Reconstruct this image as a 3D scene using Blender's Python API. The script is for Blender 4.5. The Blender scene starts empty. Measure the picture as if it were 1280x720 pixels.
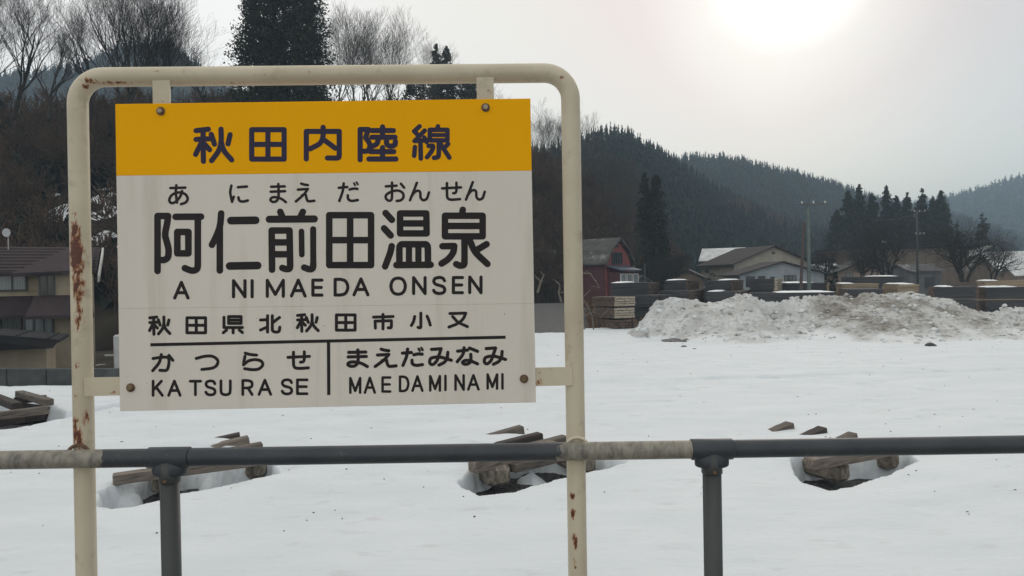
import bpy, math, random
import numpy as np
from mathutils import Vector, Matrix
SC = bpy.context.scene
COL = SC.collection
R = math.radians
random.seed(7)

# ------------------------------------------------------------------ camera
F = 925.0                                   # focal length in pixels of the 1280 px wide photograph
CAM = np.array([0.0, 0.0, 3.0])
PITCH, ROLL = R(0.5), R(0.98)
_f = np.array([0, math.cos(PITCH), -math.sin(PITCH)])
_u0 = np.array([0, math.sin(PITCH), math.cos(PITCH)])
_r0 = np.array([1.0, 0, 0])
RT = _r0 * math.cos(ROLL) - _u0 * math.sin(ROLL)
UP = _u0 * math.cos(ROLL) + _r0 * math.sin(ROLL)
cd = bpy.data.cameras.new('camera')
cam = bpy.data.objects.new('camera', cd)
COL.objects.link(cam)
cd.sensor_width = 36.0
cd.lens = 36.0 * F / 1280.0
cd.clip_start = 0.05
cd.clip_end = 8000
M = Matrix(((RT[0], UP[0], -_f[0]), (RT[1], UP[1], -_f[1]), (RT[2], UP[2], -_f[2]))).to_4x4()
M.translation = Vector(CAM)
cam.matrix_world = M
SC.camera = cam


def ray(px, py):
    return _f + RT * ((px - 640) / F) - UP * ((py - 360) / F)


def at(px, py, Y):
    """world point seen at photo pixel (px, py) at distance Y along the ground"""
    d = ray(px, py)
    return CAM + d * (Y / d[1])


def gnd(px, py, z=0.0):
    d = ray(px, py)
    return CAM + d * ((z - 3.0) / d[2])


# ------------------------------------------------------------------ world, sun, exposure
SUN_AZ = math.atan((992 - 640) / F)          # to the right of +Y
SUN_EL = R(21)
SD = (math.sin(SUN_AZ) * math.cos(SUN_EL), math.cos(SUN_AZ) * math.cos(SUN_EL), math.sin(SUN_EL))
w = bpy.data.worlds.new('World')
SC.world = w
w.use_nodes = True
nt = w.node_tree
nt.nodes.clear()


def nd(t, typ, **kw):
    n = t.nodes.new(typ)
    for k, v in kw.items():
        if hasattr(n, k):
            setattr(n, k, v)
    return n


def ln(t, a, b):
    t.links.new(a, b)


out = nd(nt, 'ShaderNodeOutputWorld')
tc = nd(nt, 'ShaderNodeTexCoord')
sky = nd(nt, 'ShaderNodeTexSky', sky_type='NISHITA', sun_disc=False, sun_elevation=SUN_EL,
         sun_rotation=SUN_AZ, dust_density=0.2, air_density=1.0)
bg1 = nd(nt, 'ShaderNodeBackground')
bg1.inputs['Strength'].default_value = 0.05
ln(nt, sky.outputs[0], bg1.inputs['Color'])
# thin overcast by angle from veiled sun, raised behind camera to light the sign
nrm = nd(nt, 'ShaderNodeVectorMath', operation='NORMALIZE')
ln(nt, tc.outputs['Generated'], nrm.inputs[0])
dot = nd(nt, 'ShaderNodeVectorMath', operation='DOT_PRODUCT')
ln(nt, nrm.outputs[0], dot.inputs[0])
dot.inputs[1].default_value = SD
ac = nd(nt, 'ShaderNodeMath', operation='ARCCOSINE', use_clamp=False)
ln(nt, dot.outputs['Value'], ac.inputs[0])
# cloud wobble
nz = nd(nt, 'ShaderNodeTexNoise')
nz.inputs['Scale'].default_value = 3.0
nz.inputs['Detail'].default_value = 3.0
ln(nt, nrm.outputs[0], nz.inputs['Vector'])
wob = nd(nt, 'ShaderNodeMath', operation='MULTIPLY_ADD')
ln(nt, nz.outputs['Fac'], wob.inputs[0])
wob.inputs[1].default_value = 0.07
ln(nt, ac.outputs[0], wob.inputs[2])
mr = nd(nt, 'ShaderNodeMapRange')
mr.inputs['From Max'].default_value = math.pi
ln(nt, wob.outputs[0], mr.inputs['Value'])
cr = nd(nt, 'ShaderNodeValToRGB')
ln(nt, mr.outputs[0], cr.inputs['Fac'])
el = cr.color_ramp.elements
SKYRAMP = [(0.0, 2.4, 2.3, 2.15), (0.024, 1.5, 1.4, 1.25), (0.033, 1.03, 0.91, 0.77), (0.042, 0.76, 0.64, 0.49), (0.067, 0.68, 0.51, 0.37),
           (0.12, 0.76, 0.65, 0.48), (0.23, 0.92, 0.83, 0.70), (0.34, 0.86, 0.79, 0.69), (0.5, 0.76, 0.72, 0.65), (1.0, 0.96, 0.91, 0.83)]
for i, (p, a, b, c) in enumerate(SKYRAMP):
    e = el[i] if i < 2 else el.new(p)
    e.position = p
    e.color = (a, b, c, 1)
bg2 = nd(nt, 'ShaderNodeBackground')
sx_ = nd(nt, 'ShaderNodeSeparateXYZ')
ln(nt, nrm.outputs[0], sx_.inputs[0])
mrx = nd(nt, 'ShaderNodeMapRange', interpolation_type='SMOOTHSTEP')   # the overcast is thicker toward the east
mrx.inputs['From Min'].default_value = 0.30
mrx.inputs['From Max'].default_value = 0.60
mrx.inputs['To Min'].default_value = 1.0
mrx.inputs['To Max'].default_value = 0.62
ln(nt, sx_.outputs['X'], mrx.inputs['Value'])
ln(nt, cr.outputs[0], bg2.inputs['Color'])
ln(nt, mrx.outputs[0], bg2.inputs['Strength'])
ad = nd(nt, 'ShaderNodeAddShader')
ln(nt, bg1.outputs[0], ad.inputs[0])
ln(nt, bg2.outputs[0], ad.inputs[1])
ln(nt, ad.outputs[0], out.inputs['Surface'])

sl = bpy.data.lights.new('sun', 'SUN')
sl.energy = 0.5
sl.angle = R(20)
sl.color = (1.0, 0.93, 0.84)
so = bpy.data.objects.new('sun', sl)
COL.objects.link(so)
so.rotation_euler = Vector(SD).to_track_quat('Z', 'Y').to_euler()
so.location = (20, -10, 40)

SC.view_settings.view_transform = 'Standard'
SC.view_settings.look = 'None'
SC.view_settings.gamma = 1.0
SC.view_settings.exposure = 0.22
SC.render.engine = 'CYCLES'
SC.cycles.use_denoising = True
SC.cycles.max_bounces = 6
SC.cycles.volume_bounces = 1
SC.cycles.diffuse_bounces = 3
SC.cycles.transparent_max_bounces = 6


# ------------------------------------------------------------------ noise
def _hash(ix, iy, seed):
    h = (ix.astype(np.int64) * 374761393 + iy.astype(np.int64) * 668265263 + seed * 974711) & 0x7fffffff
    h = ((h ^ (h >> 13)) * 1274126177) & 0x7fffffff
    return ((h ^ (h >> 16)) & 0xffff) / 65535.0


def vnoise(x, y, s, seed=0):
    x = np.asarray(x, float) * s
    y = np.asarray(y, float) * s
    ix = np.floor(x)
    iy = np.floor(y)
    fx = x - ix
    fy = y - iy
    fx = fx * fx * (3 - 2 * fx)
    fy = fy * fy * (3 - 2 * fy)
    a = _hash(ix, iy, seed)
    b = _hash(ix + 1, iy, seed)
    c = _hash(ix, iy + 1, seed)
    d = _hash(ix + 1, iy + 1, seed)
    return (a * (1 - fx) + b * fx) * (1 - fy) + (c * (1 - fx) + d * fx) * fy


def fbm(x, y, s, octs=4, seed=0, gain=0.5):
    t = 0
    a = 1.0
    n = 0
    for o in range(octs):
        t = t + a * (vnoise(np.asarray(x) + 17.3 * o, np.asarray(y) - 9.1 * o, s * 2 ** o, seed + o) - 0.5)
        n += a
        a *= gain
    return t / n


def sstep(a, b, x):
    t = np.clip((np.asarray(x, float) - a) / (b - a), 0, 1)
    return t * t * (3 - 2 * t)


# ------------------------------------------------------------------ materials
def mat(name, c1, c2=None, scale=4.0, rough=0.8, bump=0.0, bscale=None, detail=6, contrast=(0.35, 0.65),
        metal=0.0, spec=0.5, stretch=None, c3=None, c3scale=1.0, c3range=(0.55, 0.7), coords='Object'):
    m = bpy.data.materials.new(name)
    m.use_nodes = True
    t = m.node_tree
    b = t.nodes['Principled BSDF']
    b.inputs['Roughness'].default_value = rough
    b.inputs['Metallic'].default_value = metal
    b.inputs['Specular IOR Level'].default_value = spec
    tcn = nd(t, 'ShaderNodeTexCoord')
    vec = tcn.outputs[coords]
    if stretch:
        mp = nd(t, 'ShaderNodeMapping')
        mp.inputs['Scale'].default_value = stretch
        ln(t, vec, mp.inputs['Vector'])
        vec = mp.outputs[0]
    c2 = c2 or tuple(v * 0.8 for v in c1)
    n = nd(t, 'ShaderNodeTexNoise')
    n.inputs['Scale'].default_value = scale
    n.inputs['Detail'].default_value = detail
    ln(t, vec, n.inputs['Vector'])
    r = nd(t, 'ShaderNodeMapRange')
    r.inputs['From Min'].default_value = contrast[0]
    r.inputs['From Max'].default_value = contrast[1]
    ln(t, n.outputs['Fac'], r.inputs['Value'])
    mx = nd(t, 'ShaderNodeMix', data_type='RGBA')
    mx.inputs['A'].default_value = (*c1, 1)
    mx.inputs['B'].default_value = (*c2, 1)
    ln(t, r.outputs[0], mx.inputs['Factor'])
    col = mx.outputs['Result']
    if c3:
        n3 = nd(t, 'ShaderNodeTexNoise')
        n3.inputs['Scale'].default_value = c3scale
        n3.inputs['Detail'].default_value = 8
        n3.inputs['Roughness'].default_value = 0.65
        ln(t, vec, n3.inputs['Vector'])
        r3 = nd(t, 'ShaderNodeMapRange')
        r3.inputs['From Min'].default_value = c3range[0]
        r3.inputs['From Max'].default_value = c3range[1]
        ln(t, n3.outputs['Fac'], r3.inputs['Value'])
        mx3 = nd(t, 'ShaderNodeMix', data_type='RGBA')
        mx3.inputs['B'].default_value = (*c3, 1)
        ln(t, col, mx3.inputs['A'])
        ln(t, r3.outputs[0], mx3.inputs['Factor'])
        col = mx3.outputs['Result']
    ln(t, col, b.inputs['Base Color'])
    if bump:
        nb = nd(t, 'ShaderNodeTexNoise')
        nb.inputs['Scale'].default_value = bscale or scale * 3
        nb.inputs['Detail'].default_value = 6
        ln(t, vec, nb.inputs['Vector'])
        bp = nd(t, 'ShaderNodeBump')
        bp.inputs['Strength'].default_value = 1.0
        bp.inputs['Distance'].default_value = bump
        ln(t, nb.outputs['Fac'], bp.inputs['Height'])
        ln(t, bp.outputs[0], b.inputs['Normal'])
    m['col'] = 1
    return m


def last_col(m):
    b = m.node_tree.nodes['Principled BSDF']
    return b.inputs['Base Color'].links[0].from_socket


def add_wear(m, rust=(0.10, 0.026, 0.012), rust2=(0.30, 0.11, 0.035), scale=105.0, stretch=(1, 1, 0.45)):
    """rust where the mesh attribute 'wear' is high, broken up by noise"""
    t = m.node_tree
    b = t.nodes['Principled BSDF']
    base = last_col(m)
    a = nd(t, 'ShaderNodeAttribute', attribute_name='wear')
    tcn = nd(t, 'ShaderNodeTexCoord')
    mp = nd(t, 'ShaderNodeMapping')
    mp.inputs['Scale'].default_value = stretch
    ln(t, tcn.outputs['Object'], mp.inputs['Vector'])
    n = nd(t, 'ShaderNodeTexNoise')
    n.inputs['Scale'].default_value = scale
    n.inputs['Detail'].default_value = 5
    n.inputs['Roughness'].default_value = 0.6
    ln(t, mp.outputs[0], n.inputs['Vector'])
    s = nd(t, 'ShaderNodeMath', operation='ADD')
    ln(t, a.outputs['Fac'], s.inputs[0])
    ln(t, n.outputs['Fac'], s.inputs[1])
    r1 = nd(t, 'ShaderNodeMapRange')
    r1.inputs['From Min'].default_value = 0.93
    r1.inputs['From Max'].default_value = 1.08
    ln(t, s.outputs[0], r1.inputs['Value'])
    r2 = nd(t, 'ShaderNodeMapRange')
    r2.inputs['From Min'].default_value = 1.06
    r2.inputs['From Max'].default_value = 1.16
    ln(t, s.outputs[0], r2.inputs['Value'])
    m1 = nd(t, 'ShaderNodeMix', data_type='RGBA')
    m1.inputs['B'].default_value = (*rust2, 1)
    ln(t, base, m1.inputs['A'])
    ln(t, r1.outputs[0], m1.inputs['Factor'])
    m2 = nd(t, 'ShaderNodeMix', data_type='RGBA')
    m2.inputs['B'].default_value = (*rust, 1)
    ln(t, m1.outputs['Result'], m2.inputs['A'])
    ln(t, r2.outputs[0], m2.inputs['Factor'])
    ln(t, m2.outputs['Result'], b.inputs['Base Color'])
    bp = nd(t, 'ShaderNodeBump')
    bp.inputs['Distance'].default_value = 0.0012
    ln(t, r2.outputs[0], bp.inputs['Height'])
    ln(t, bp.outputs[0], b.inputs['Normal'])
    return m


MT = {}
MT['snow'] = mat('snow', (0.73, 0.768, 0.788), (0.655, 0.70, 0.722), 0.9, 0.75, 0.022, 7.0, contrast=(0.3, 0.7), spec=0.25,
                 c3=(0.56, 0.57, 0.565), c3scale=2.3, c3range=(0.58, 0.78), stretch=(0.55, 1.4, 1))
MT['snow_cap'] = mat('snow_cap', (0.84, 0.87, 0.88), (0.76, 0.79, 0.8), 3, 0.7, 0.01, 12, spec=0.25)
MT['dirty_snow'] = mat('dirty_snow', (0.52, 0.52, 0.50), (0.25, 0.23, 0.20), 0.7, 0.85, 0.09, 4.0, contrast=(0.42, 0.66), spec=0.2,
                       c3=(0.11, 0.095, 0.078), c3scale=3.6, c3range=(0.50, 0.66))
_t = MT['dirty_snow'].node_tree
_c = last_col(MT['dirty_snow'])
_a = nd(_t, 'ShaderNodeAttribute', attribute_name='dirt')
_m = nd(_t, 'ShaderNodeMix', data_type='RGBA')
_m.inputs['A'].default_value = (0.77, 0.79, 0.79, 1)
ln(_t, _a.outputs['Fac'], _m.inputs['Factor'])
ln(_t, _c, _m.inputs['B'])
ln(_t, _m.outputs['Result'], _t.nodes['Principled BSDF'].inputs['Base Color'])
MT['ground'] = mat('ground', (0.052, 0.045, 0.036), (0.09, 0.078, 0.06), 0.3, 0.95, 0.05, 3.0, c3=(0.62, 0.65, 0.66), c3scale=0.12, c3range=(0.56, 0.6), spec=0.1)
MT['gravel'] = mat('gravel', (0.035, 0.035, 0.037), (0.085, 0.085, 0.085), 14, 0.9, 0.05, 22, contrast=(0.4, 0.6))
MT['hill_near'] = mat('hill_near', (0.030, 0.026, 0.020), (0.055, 0.045, 0.032), 0.25, 1.0, 0, c3=(0.5, 0.52, 0.54), c3scale=0.10, c3range=(0.64, 0.67), spec=0.0)
MT['hill_far'] = mat('hill_far', (0.020, 0.026, 0.020), (0.045, 0.046, 0.036), 0.05, 1.0, 0, spec=0.0)
MT['asphalt'] = mat('asphalt', (0.05, 0.05, 0.05), (0.075, 0.073, 0.07), 2.0, 0.8, 0.004, 80)
MT['concrete'] = mat('concrete', (0.28, 0.27, 0.25), (0.2, 0.19, 0.18), 3.0, 0.9, 0.003, 60)
MT['dark_concrete'] = mat('dark_concrete', (0.045, 0.05, 0.05), (0.075, 0.08, 0.08), 2.5, 0.9, 0.01, 14, c3=(0.2, 0.2, 0.2), c3scale=9, c3range=(0.66, 0.72))
MT['cream_paint'] = add_wear(mat('cream_paint', (0.60, 0.53, 0.395), (0.50, 0.43, 0.31), 5.0, 0.42, 0.0, contrast=(0.4, 0.7),
                                 c3=(0.30, 0.235, 0.155), c3scale=11, c3range=(0.56, 0.80)))
MT['white_enamel'] = mat('white_enamel', (0.74, 0.685, 0.61), (0.71, 0.655, 0.58), 2.0, 0.5, 0.0004, 6, spec=0.25, stretch=(2.2, 1, 0.16), c3=(0.52, 0.47, 0.39), c3scale=5, c3range=(0.52, 0.85))  # vertical streaks put grime and faint reflections into the panel colour
MT['yellow_enamel'] = mat('yellow_enamel', (0.96, 0.455, 0.002), (0.90, 0.42, 0.002), 1.5, 0.55, 0.0004, 6, stretch=(1, 1, 0.3), spec=0.08)
MT['ink'] = mat('ink', (0.014, 0.011, 0.012), (0.02, 0.014, 0.014), 8, 0.5, spec=0.25)
MT['navy_ink'] = mat('navy_ink', (0.022, 0.020, 0.052), (0.028, 0.022, 0.055), 8, 0.5, spec=0.25)
MT['bolt'] = mat('bolt', (0.33, 0.27, 0.2), (0.18, 0.12, 0.08), 60, 0.45, 0.0004, 300, metal=0.6)
MT['bolt_brass'] = mat('bolt_brass', (0.22, 0.17, 0.09), (0.14, 0.10, 0.06), 60, 0.5, 0.0004, 300, metal=0.5)
MT['rust'] = mat('rust', (0.20, 0.12, 0.075), (0.10, 0.05, 0.03), 60, 0.9, 0.001, 200)


def rail_material():
    m = mat('rail_paint', (0.028, 0.034, 0.042), (0.042, 0.048, 0.054), 12, 0.5, 0.0008, 90)
    t = m.node_tree
    b = t.nodes['Principled BSDF']
    base = last_col(m)
    a = nd(t, 'ShaderNodeAttribute', attribute_name='wear')
    tcn = nd(t, 'ShaderNodeTexCoord')
    n = nd(t, 'ShaderNodeTexNoise')
    n.inputs['Scale'].default_value = 45
    n.inputs['Detail'].default_value = 6
    ln(t, tcn.outputs['Object'], n.inputs['Vector'])
    s = nd(t, 'ShaderNodeMath', operation='ADD')
    ln(t, a.outputs['Fac'], s.inputs[0])
    ln(t, n.outputs['Fac'], s.inputs[1])
    r1 = nd(t, 'ShaderNodeMapRange')
    r1.inputs['From Min'].default_value = 1.0
    r1.inputs['From Max'].default_value = 1.12
    ln(t, s.outputs[0], r1.inputs['Value'])
    n2 = nd(t, 'ShaderNodeTexNoise')
    n2.inputs['Scale'].default_value = 30
    n2.inputs['Detail'].default_value = 8
    n2.inputs['Roughness'].default_value = 0.7
    mp = nd(t, 'ShaderNodeMapping')
    mp.inputs['Scale'].default_value = (1.6, 1, 0.7)
    ln(t, tcn.outputs['Object'], mp.inputs['Vector'])
    ln(t, mp.outputs[0], n2.inputs['Vector'])
    r2 = nd(t, 'ShaderNodeMapRange')
    r2.inputs['From Min'].default_value = 0.40
    r2.inputs['From Max'].default_value = 0.66
    ln(t, n2.outputs['Fac'], r2.inputs['Value'])
    bc = nd(t, 'ShaderNodeMix', data_type='RGBA')
    bc.inputs['A'].default_value = (0.29, 0.265, 0.215, 1)
    bc.inputs['B'].default_value = (0.11, 0.105, 0.09, 1)
    ln(t, r2.outputs[0], bc.inputs['Factor'])
    mx = nd(t, 'ShaderNodeMix', data_type='RGBA')
    ln(t, base, mx.inputs['A'])
    ln(t, bc.outputs['Result'], mx.inputs['B'])
    ln(t, r1.outputs[0], mx.inputs['Factor'])
    ln(t, mx.outputs['Result'], b.inputs['Base Color'])
    return m


MT['rail_paint'] = rail_material()
_t = MT['rail_paint'].node_tree
_c = last_col(MT['rail_paint'])
_tc = nd(_t, 'ShaderNodeTexCoord')
_n = nd(_t, 'ShaderNodeTexNoise')
_n.inputs['Scale'].default_value = 38
_n.inputs['Detail'].default_value = 7
_n.inputs['Roughness'].default_value = 0.7
ln(_t, _tc.outputs['Object'], _n.inputs['Vector'])
_r = nd(_t, 'ShaderNodeMapRange')
_r.inputs['From Min'].default_value = 0.655
_r.inputs['From Max'].default_value = 0.70
_r.inputs['To Max'].default_value = 0.6
ln(_t, _n.outputs['Fac'], _r.inputs['Value'])
_m = nd(_t, 'ShaderNodeMix', data_type='RGBA')
_m.inputs['B'].default_value = (0.17, 0.15, 0.12, 1)
ln(_t, _c, _m.inputs['A'])
ln(_t, _r.outputs[0], _m.inputs['Factor'])
ln(_t, _m.outputs['Result'], _t.nodes['Principled BSDF'].inputs['Base Color'])
MT['post_paint'] = mat('post_paint', (0.058, 0.064, 0.060), (0.042, 0.046, 0.045), 6, 0.5, 0.0006, 70, stretch=(1, 1, 0.3),
                       c3=(0.2, 0.19, 0.16), c3scale=40, c3range=(0.70, 0.74))
MT['timber'] = mat('timber', (0.165, 0.14, 0.115), (0.085, 0.07, 0.06), 3.0, 0.9, 0.008, 12, stretch=(1, 10, 10), c3=(0.05, 0.045, 0.04), c3scale=3, c3range=(0.58, 0.66))
MT['timber_tan'] = mat('timber_tan', (0.25, 0.21, 0.17), (0.135, 0.11, 0.09), 3.0, 0.9, 0.008, 12, stretch=(1, 10, 10), c3=(0.07, 0.055, 0.045), c3scale=3, c3range=(0.58, 0.68))
MT['timber_dark'] = mat('timber_dark', (0.065, 0.052, 0.045), (0.035, 0.028, 0.025), 3.0, 0.9, 0.008, 12, stretch=(1, 10, 10))
MT['log_end'] = mat('log_end', (0.27, 0.24, 0.19), (0.12, 0.10, 0.08), 7.0, 0.95, 0.015, 24, contrast=(0.40, 0.6), stretch=(0.6, 2.2, 1))
MT['board_grey'] = mat('board_grey', (0.060, 0.059, 0.062), (0.035, 0.034, 0.036), 1.2, 0.9, 0, stretch=(0.4, 1, 8))
MT['board_tan'] = mat('board_tan', (0.33, 0.26, 0.175), (0.22, 0.165, 0.11), 1.5, 0.9, 0, stretch=(0.5, 1, 8))
MT['board_pale'] = mat('board_pale', (0.42, 0.37, 0.30), (0.28, 0.235, 0.18), 1.5, 0.9, 0, stretch=(0.5, 1, 8))
MT['board_brown'] = mat('board_brown', (0.13, 0.085, 0.065), (0.06, 0.045, 0.038), 7, 0.9, 0, contrast=(0.45, 0.55))
MT['bark'] = mat('bark', (0.055, 0.048, 0.042), (0.035, 0.031, 0.028), 3, 1.0, 0, spec=0.1)
MT['bark_brown'] = mat('bark_brown', (0.125, 0.085, 0.060), (0.075, 0.052, 0.038), 3, 1.0, 0, spec=0.1)
MT['bark_grey'] = mat('bark_grey', (0.11, 0.10, 0.085), (0.07, 0.062, 0.055), 3, 1.0, 0, spec=0.1)
MT['cedar'] = mat('cedar', (0.022, 0.030, 0.020), (0.040, 0.044, 0.028), 1.2, 1.0, 0, spec=0.1, c3=(0.055, 0.045, 0.028), c3scale=0.5, c3range=(0.55, 0.7))
MT['cedar_far'] = mat('cedar_far', (0.020, 0.030, 0.024), (0.038, 0.044, 0.032), 0.05, 1.0, 0, spec=0.05)
MT['siding_beige'] = mat('siding_beige', (0.34, 0.285, 0.20), (0.27, 0.225, 0.155), 1.5, 0.8, 0)
MT['siding_cream'] = mat('siding_cream', (0.38, 0.34, 0.28), (0.31, 0.28, 0.23), 1.5, 0.8, 0)
MT['siding_blue'] = mat('siding_blue', (0.34, 0.38, 0.41), (0.28, 0.31, 0.34), 1.5, 0.8, 0)
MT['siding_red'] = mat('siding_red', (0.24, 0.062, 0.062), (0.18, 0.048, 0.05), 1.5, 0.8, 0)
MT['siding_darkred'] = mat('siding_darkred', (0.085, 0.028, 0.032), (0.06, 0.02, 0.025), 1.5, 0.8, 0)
MT['siding_brown'] = mat('siding_brown', (0.17, 0.125, 0.09), (0.12, 0.09, 0.065), 0.8, 0.9, 0)
MT['siding_pink'] = mat('siding_pink', (0.30, 0.23, 0.19), (0.24, 0.185, 0.15), 0.8, 0.9, 0)
MT['siding_grey'] = mat('siding_grey', (0.12, 0.12, 0.12), (0.08, 0.08, 0.08), 0.8, 0.9, 0)
MT['roof_brown'] = mat('roof_brown', (0.055, 0.040, 0.042), (0.04, 0.030, 0.032), 0.9, 0.8, 0, spec=0.2)
MT['roof_dark'] = mat('roof_dark', (0.028, 0.028, 0.03), (0.02, 0.02, 0.022), 0.9, 0.8, 0, spec=0.2)
MT['roof_grey'] = mat('roof_grey', (0.11, 0.105, 0.10), (0.07, 0.068, 0.068), 0.9, 0.9, 0, spec=0.1, c3=(0.4, 0.4, 0.4), c3scale=0.6, c3range=(0.55, 0.7))
MT['roof_taupe'] = mat('roof_taupe', (0.07, 0.06, 0.058), (0.05, 0.044, 0.042), 0.9, 0.9, 0, spec=0.1)
MT['roof_snow'] = mat('roof_snow', (0.72, 0.74, 0.74), (0.5, 0.51, 0.51), 0.8, 0.7, 0)
MT['roof_blue'] = mat('roof_blue', (0.05, 0.065, 0.10), (0.04, 0.05, 0.08), 0.8, 0.6, 0)
MT['trim_white'] = mat('trim_white', (0.6, 0.6, 0.58), (0.5, 0.5, 0.48), 2, 0.6, 0)
MT['trim_dark'] = mat('trim_dark', (0.03, 0.03, 0.03), (0.04, 0.04, 0.04), 2, 0.5, 0)
MT['glass'] = mat('glass', (0.10, 0.12, 0.12), (0.06, 0.07, 0.075), 1.0, 0.08, 0, spec=0.8)
MT['glass_dark'] = mat('glass_dark', (0.03, 0.035, 0.04), (0.02, 0.022, 0.026), 1.0, 0.12, 0, spec=0.5)
MT['curtain_glass'] = mat('curtain_glass', (0.20, 0.24, 0.25), (0.12, 0.14, 0.15), 3.0, 0.15, 0, spec=0.6, stretch=(6, 6, 0.2))
MT['pole_green'] = mat('pole_green', (0.115, 0.145, 0.135), (0.08, 0.105, 0.10), 2, 0.8, 0)
MT['pole_rust'] = mat('pole_rust', (0.065, 0.045, 0.040), (0.045, 0.032, 0.03), 2, 0.8, 0)
MT['tarp_blue'] = mat('tarp_blue', (0.02, 0.09, 0.38), (0.015, 0.07, 0.3), 3, 0.5, 0.02, 8)
MT['white_box'] = mat('white_box', (0.5, 0.5, 0.48), (0.4, 0.4, 0.38), 3, 0.5, 0)
MT['rock'] = mat('rock', (0.20, 0.20, 0.19), (0.09, 0.088, 0.08), 6, 0.95, 0.03, 12, c3=(0.6, 0.62, 0.63), c3scale=4, c3range=(0.6, 0.65))
MT['dead_wood'] = mat('dead_wood', (0.17, 0.145, 0.12), (0.10, 0.085, 0.07), 5, 0.9, 0)
MT['lamp_metal'] = mat('lamp_metal', (0.45, 0.46, 0.47), (0.35, 0.36, 0.37), 3, 0.4, 0)
MT['dry_grass'] = mat('dry_grass', (0.15, 0.085, 0.045), (0.085, 0.055, 0.035), 3, 1.0, 0, spec=0.1)


# ------------------------------------------------------------------ object helpers
def tag(o, label=None, cat=None, group=None, kind=None):
    if label: o['label'] = label
    if cat: o['category'] = cat
    if group: o['group'] = group
    if kind: o['kind'] = kind
    return o


def thing(name, label, cat, loc=(0, 0, 0), rotz=0.0, group=None):
    o = bpy.data.objects.new(name, None)
    COL.objects.link(o)
    o.empty_display_size = 0.1
    o.location = tuple(float(v) for v in loc)
    o.rotation_euler = (0, 0, rotz)
    return tag(o, label, cat, group)


def mesh_from(name, V, Fc, smooth=False):
    me = bpy.data.meshes.new(name)
    if isinstance(Fc, np.ndarray):
        V = np.asarray(V, np.float32)
        k = Fc.shape[1]
        me.vertices.add(len(V))
        me.vertices.foreach_set('co', V.ravel())
        me.loops.add(Fc.size)
        me.loops.foreach_set('vertex_index', Fc.astype(np.int32).ravel())
        me.polygons.add(len(Fc))
        me.polygons.foreach_set('loop_start', np.arange(0, Fc.size, k, dtype=np.int32))
        me.polygons.foreach_set('loop_total', np.full(len(Fc), k, dtype=np.int32))
        me.update(calc_edges=True)
    else:
        me.from_pydata([tuple(map(float, v)) for v in V], [], Fc)
        me.update()
    if smooth:
        me.polygons.foreach_set('use_smooth', np.ones(len(me.polygons), dtype=bool))
    return me


def obj(name, me, m, parent=None, loc=(0, 0, 0), rot=None):
    if m is not None and not len(me.materials):
        me.materials.append(m)
    o = bpy.data.objects.new(name, me)
    COL.objects.link(o)
    if parent is not None:
        o.parent = parent
    o.location = tuple(float(v) for v in loc)
    if rot is not None:
        o.rotation_euler = rot
    return o


def copy_tree(o, parent=None):
    c = o.copy()
    COL.objects.link(c)
    if parent is not None:
        c.parent = parent
    for ch in list(o.children):
        copy_tree(ch, c)
    return c


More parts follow.
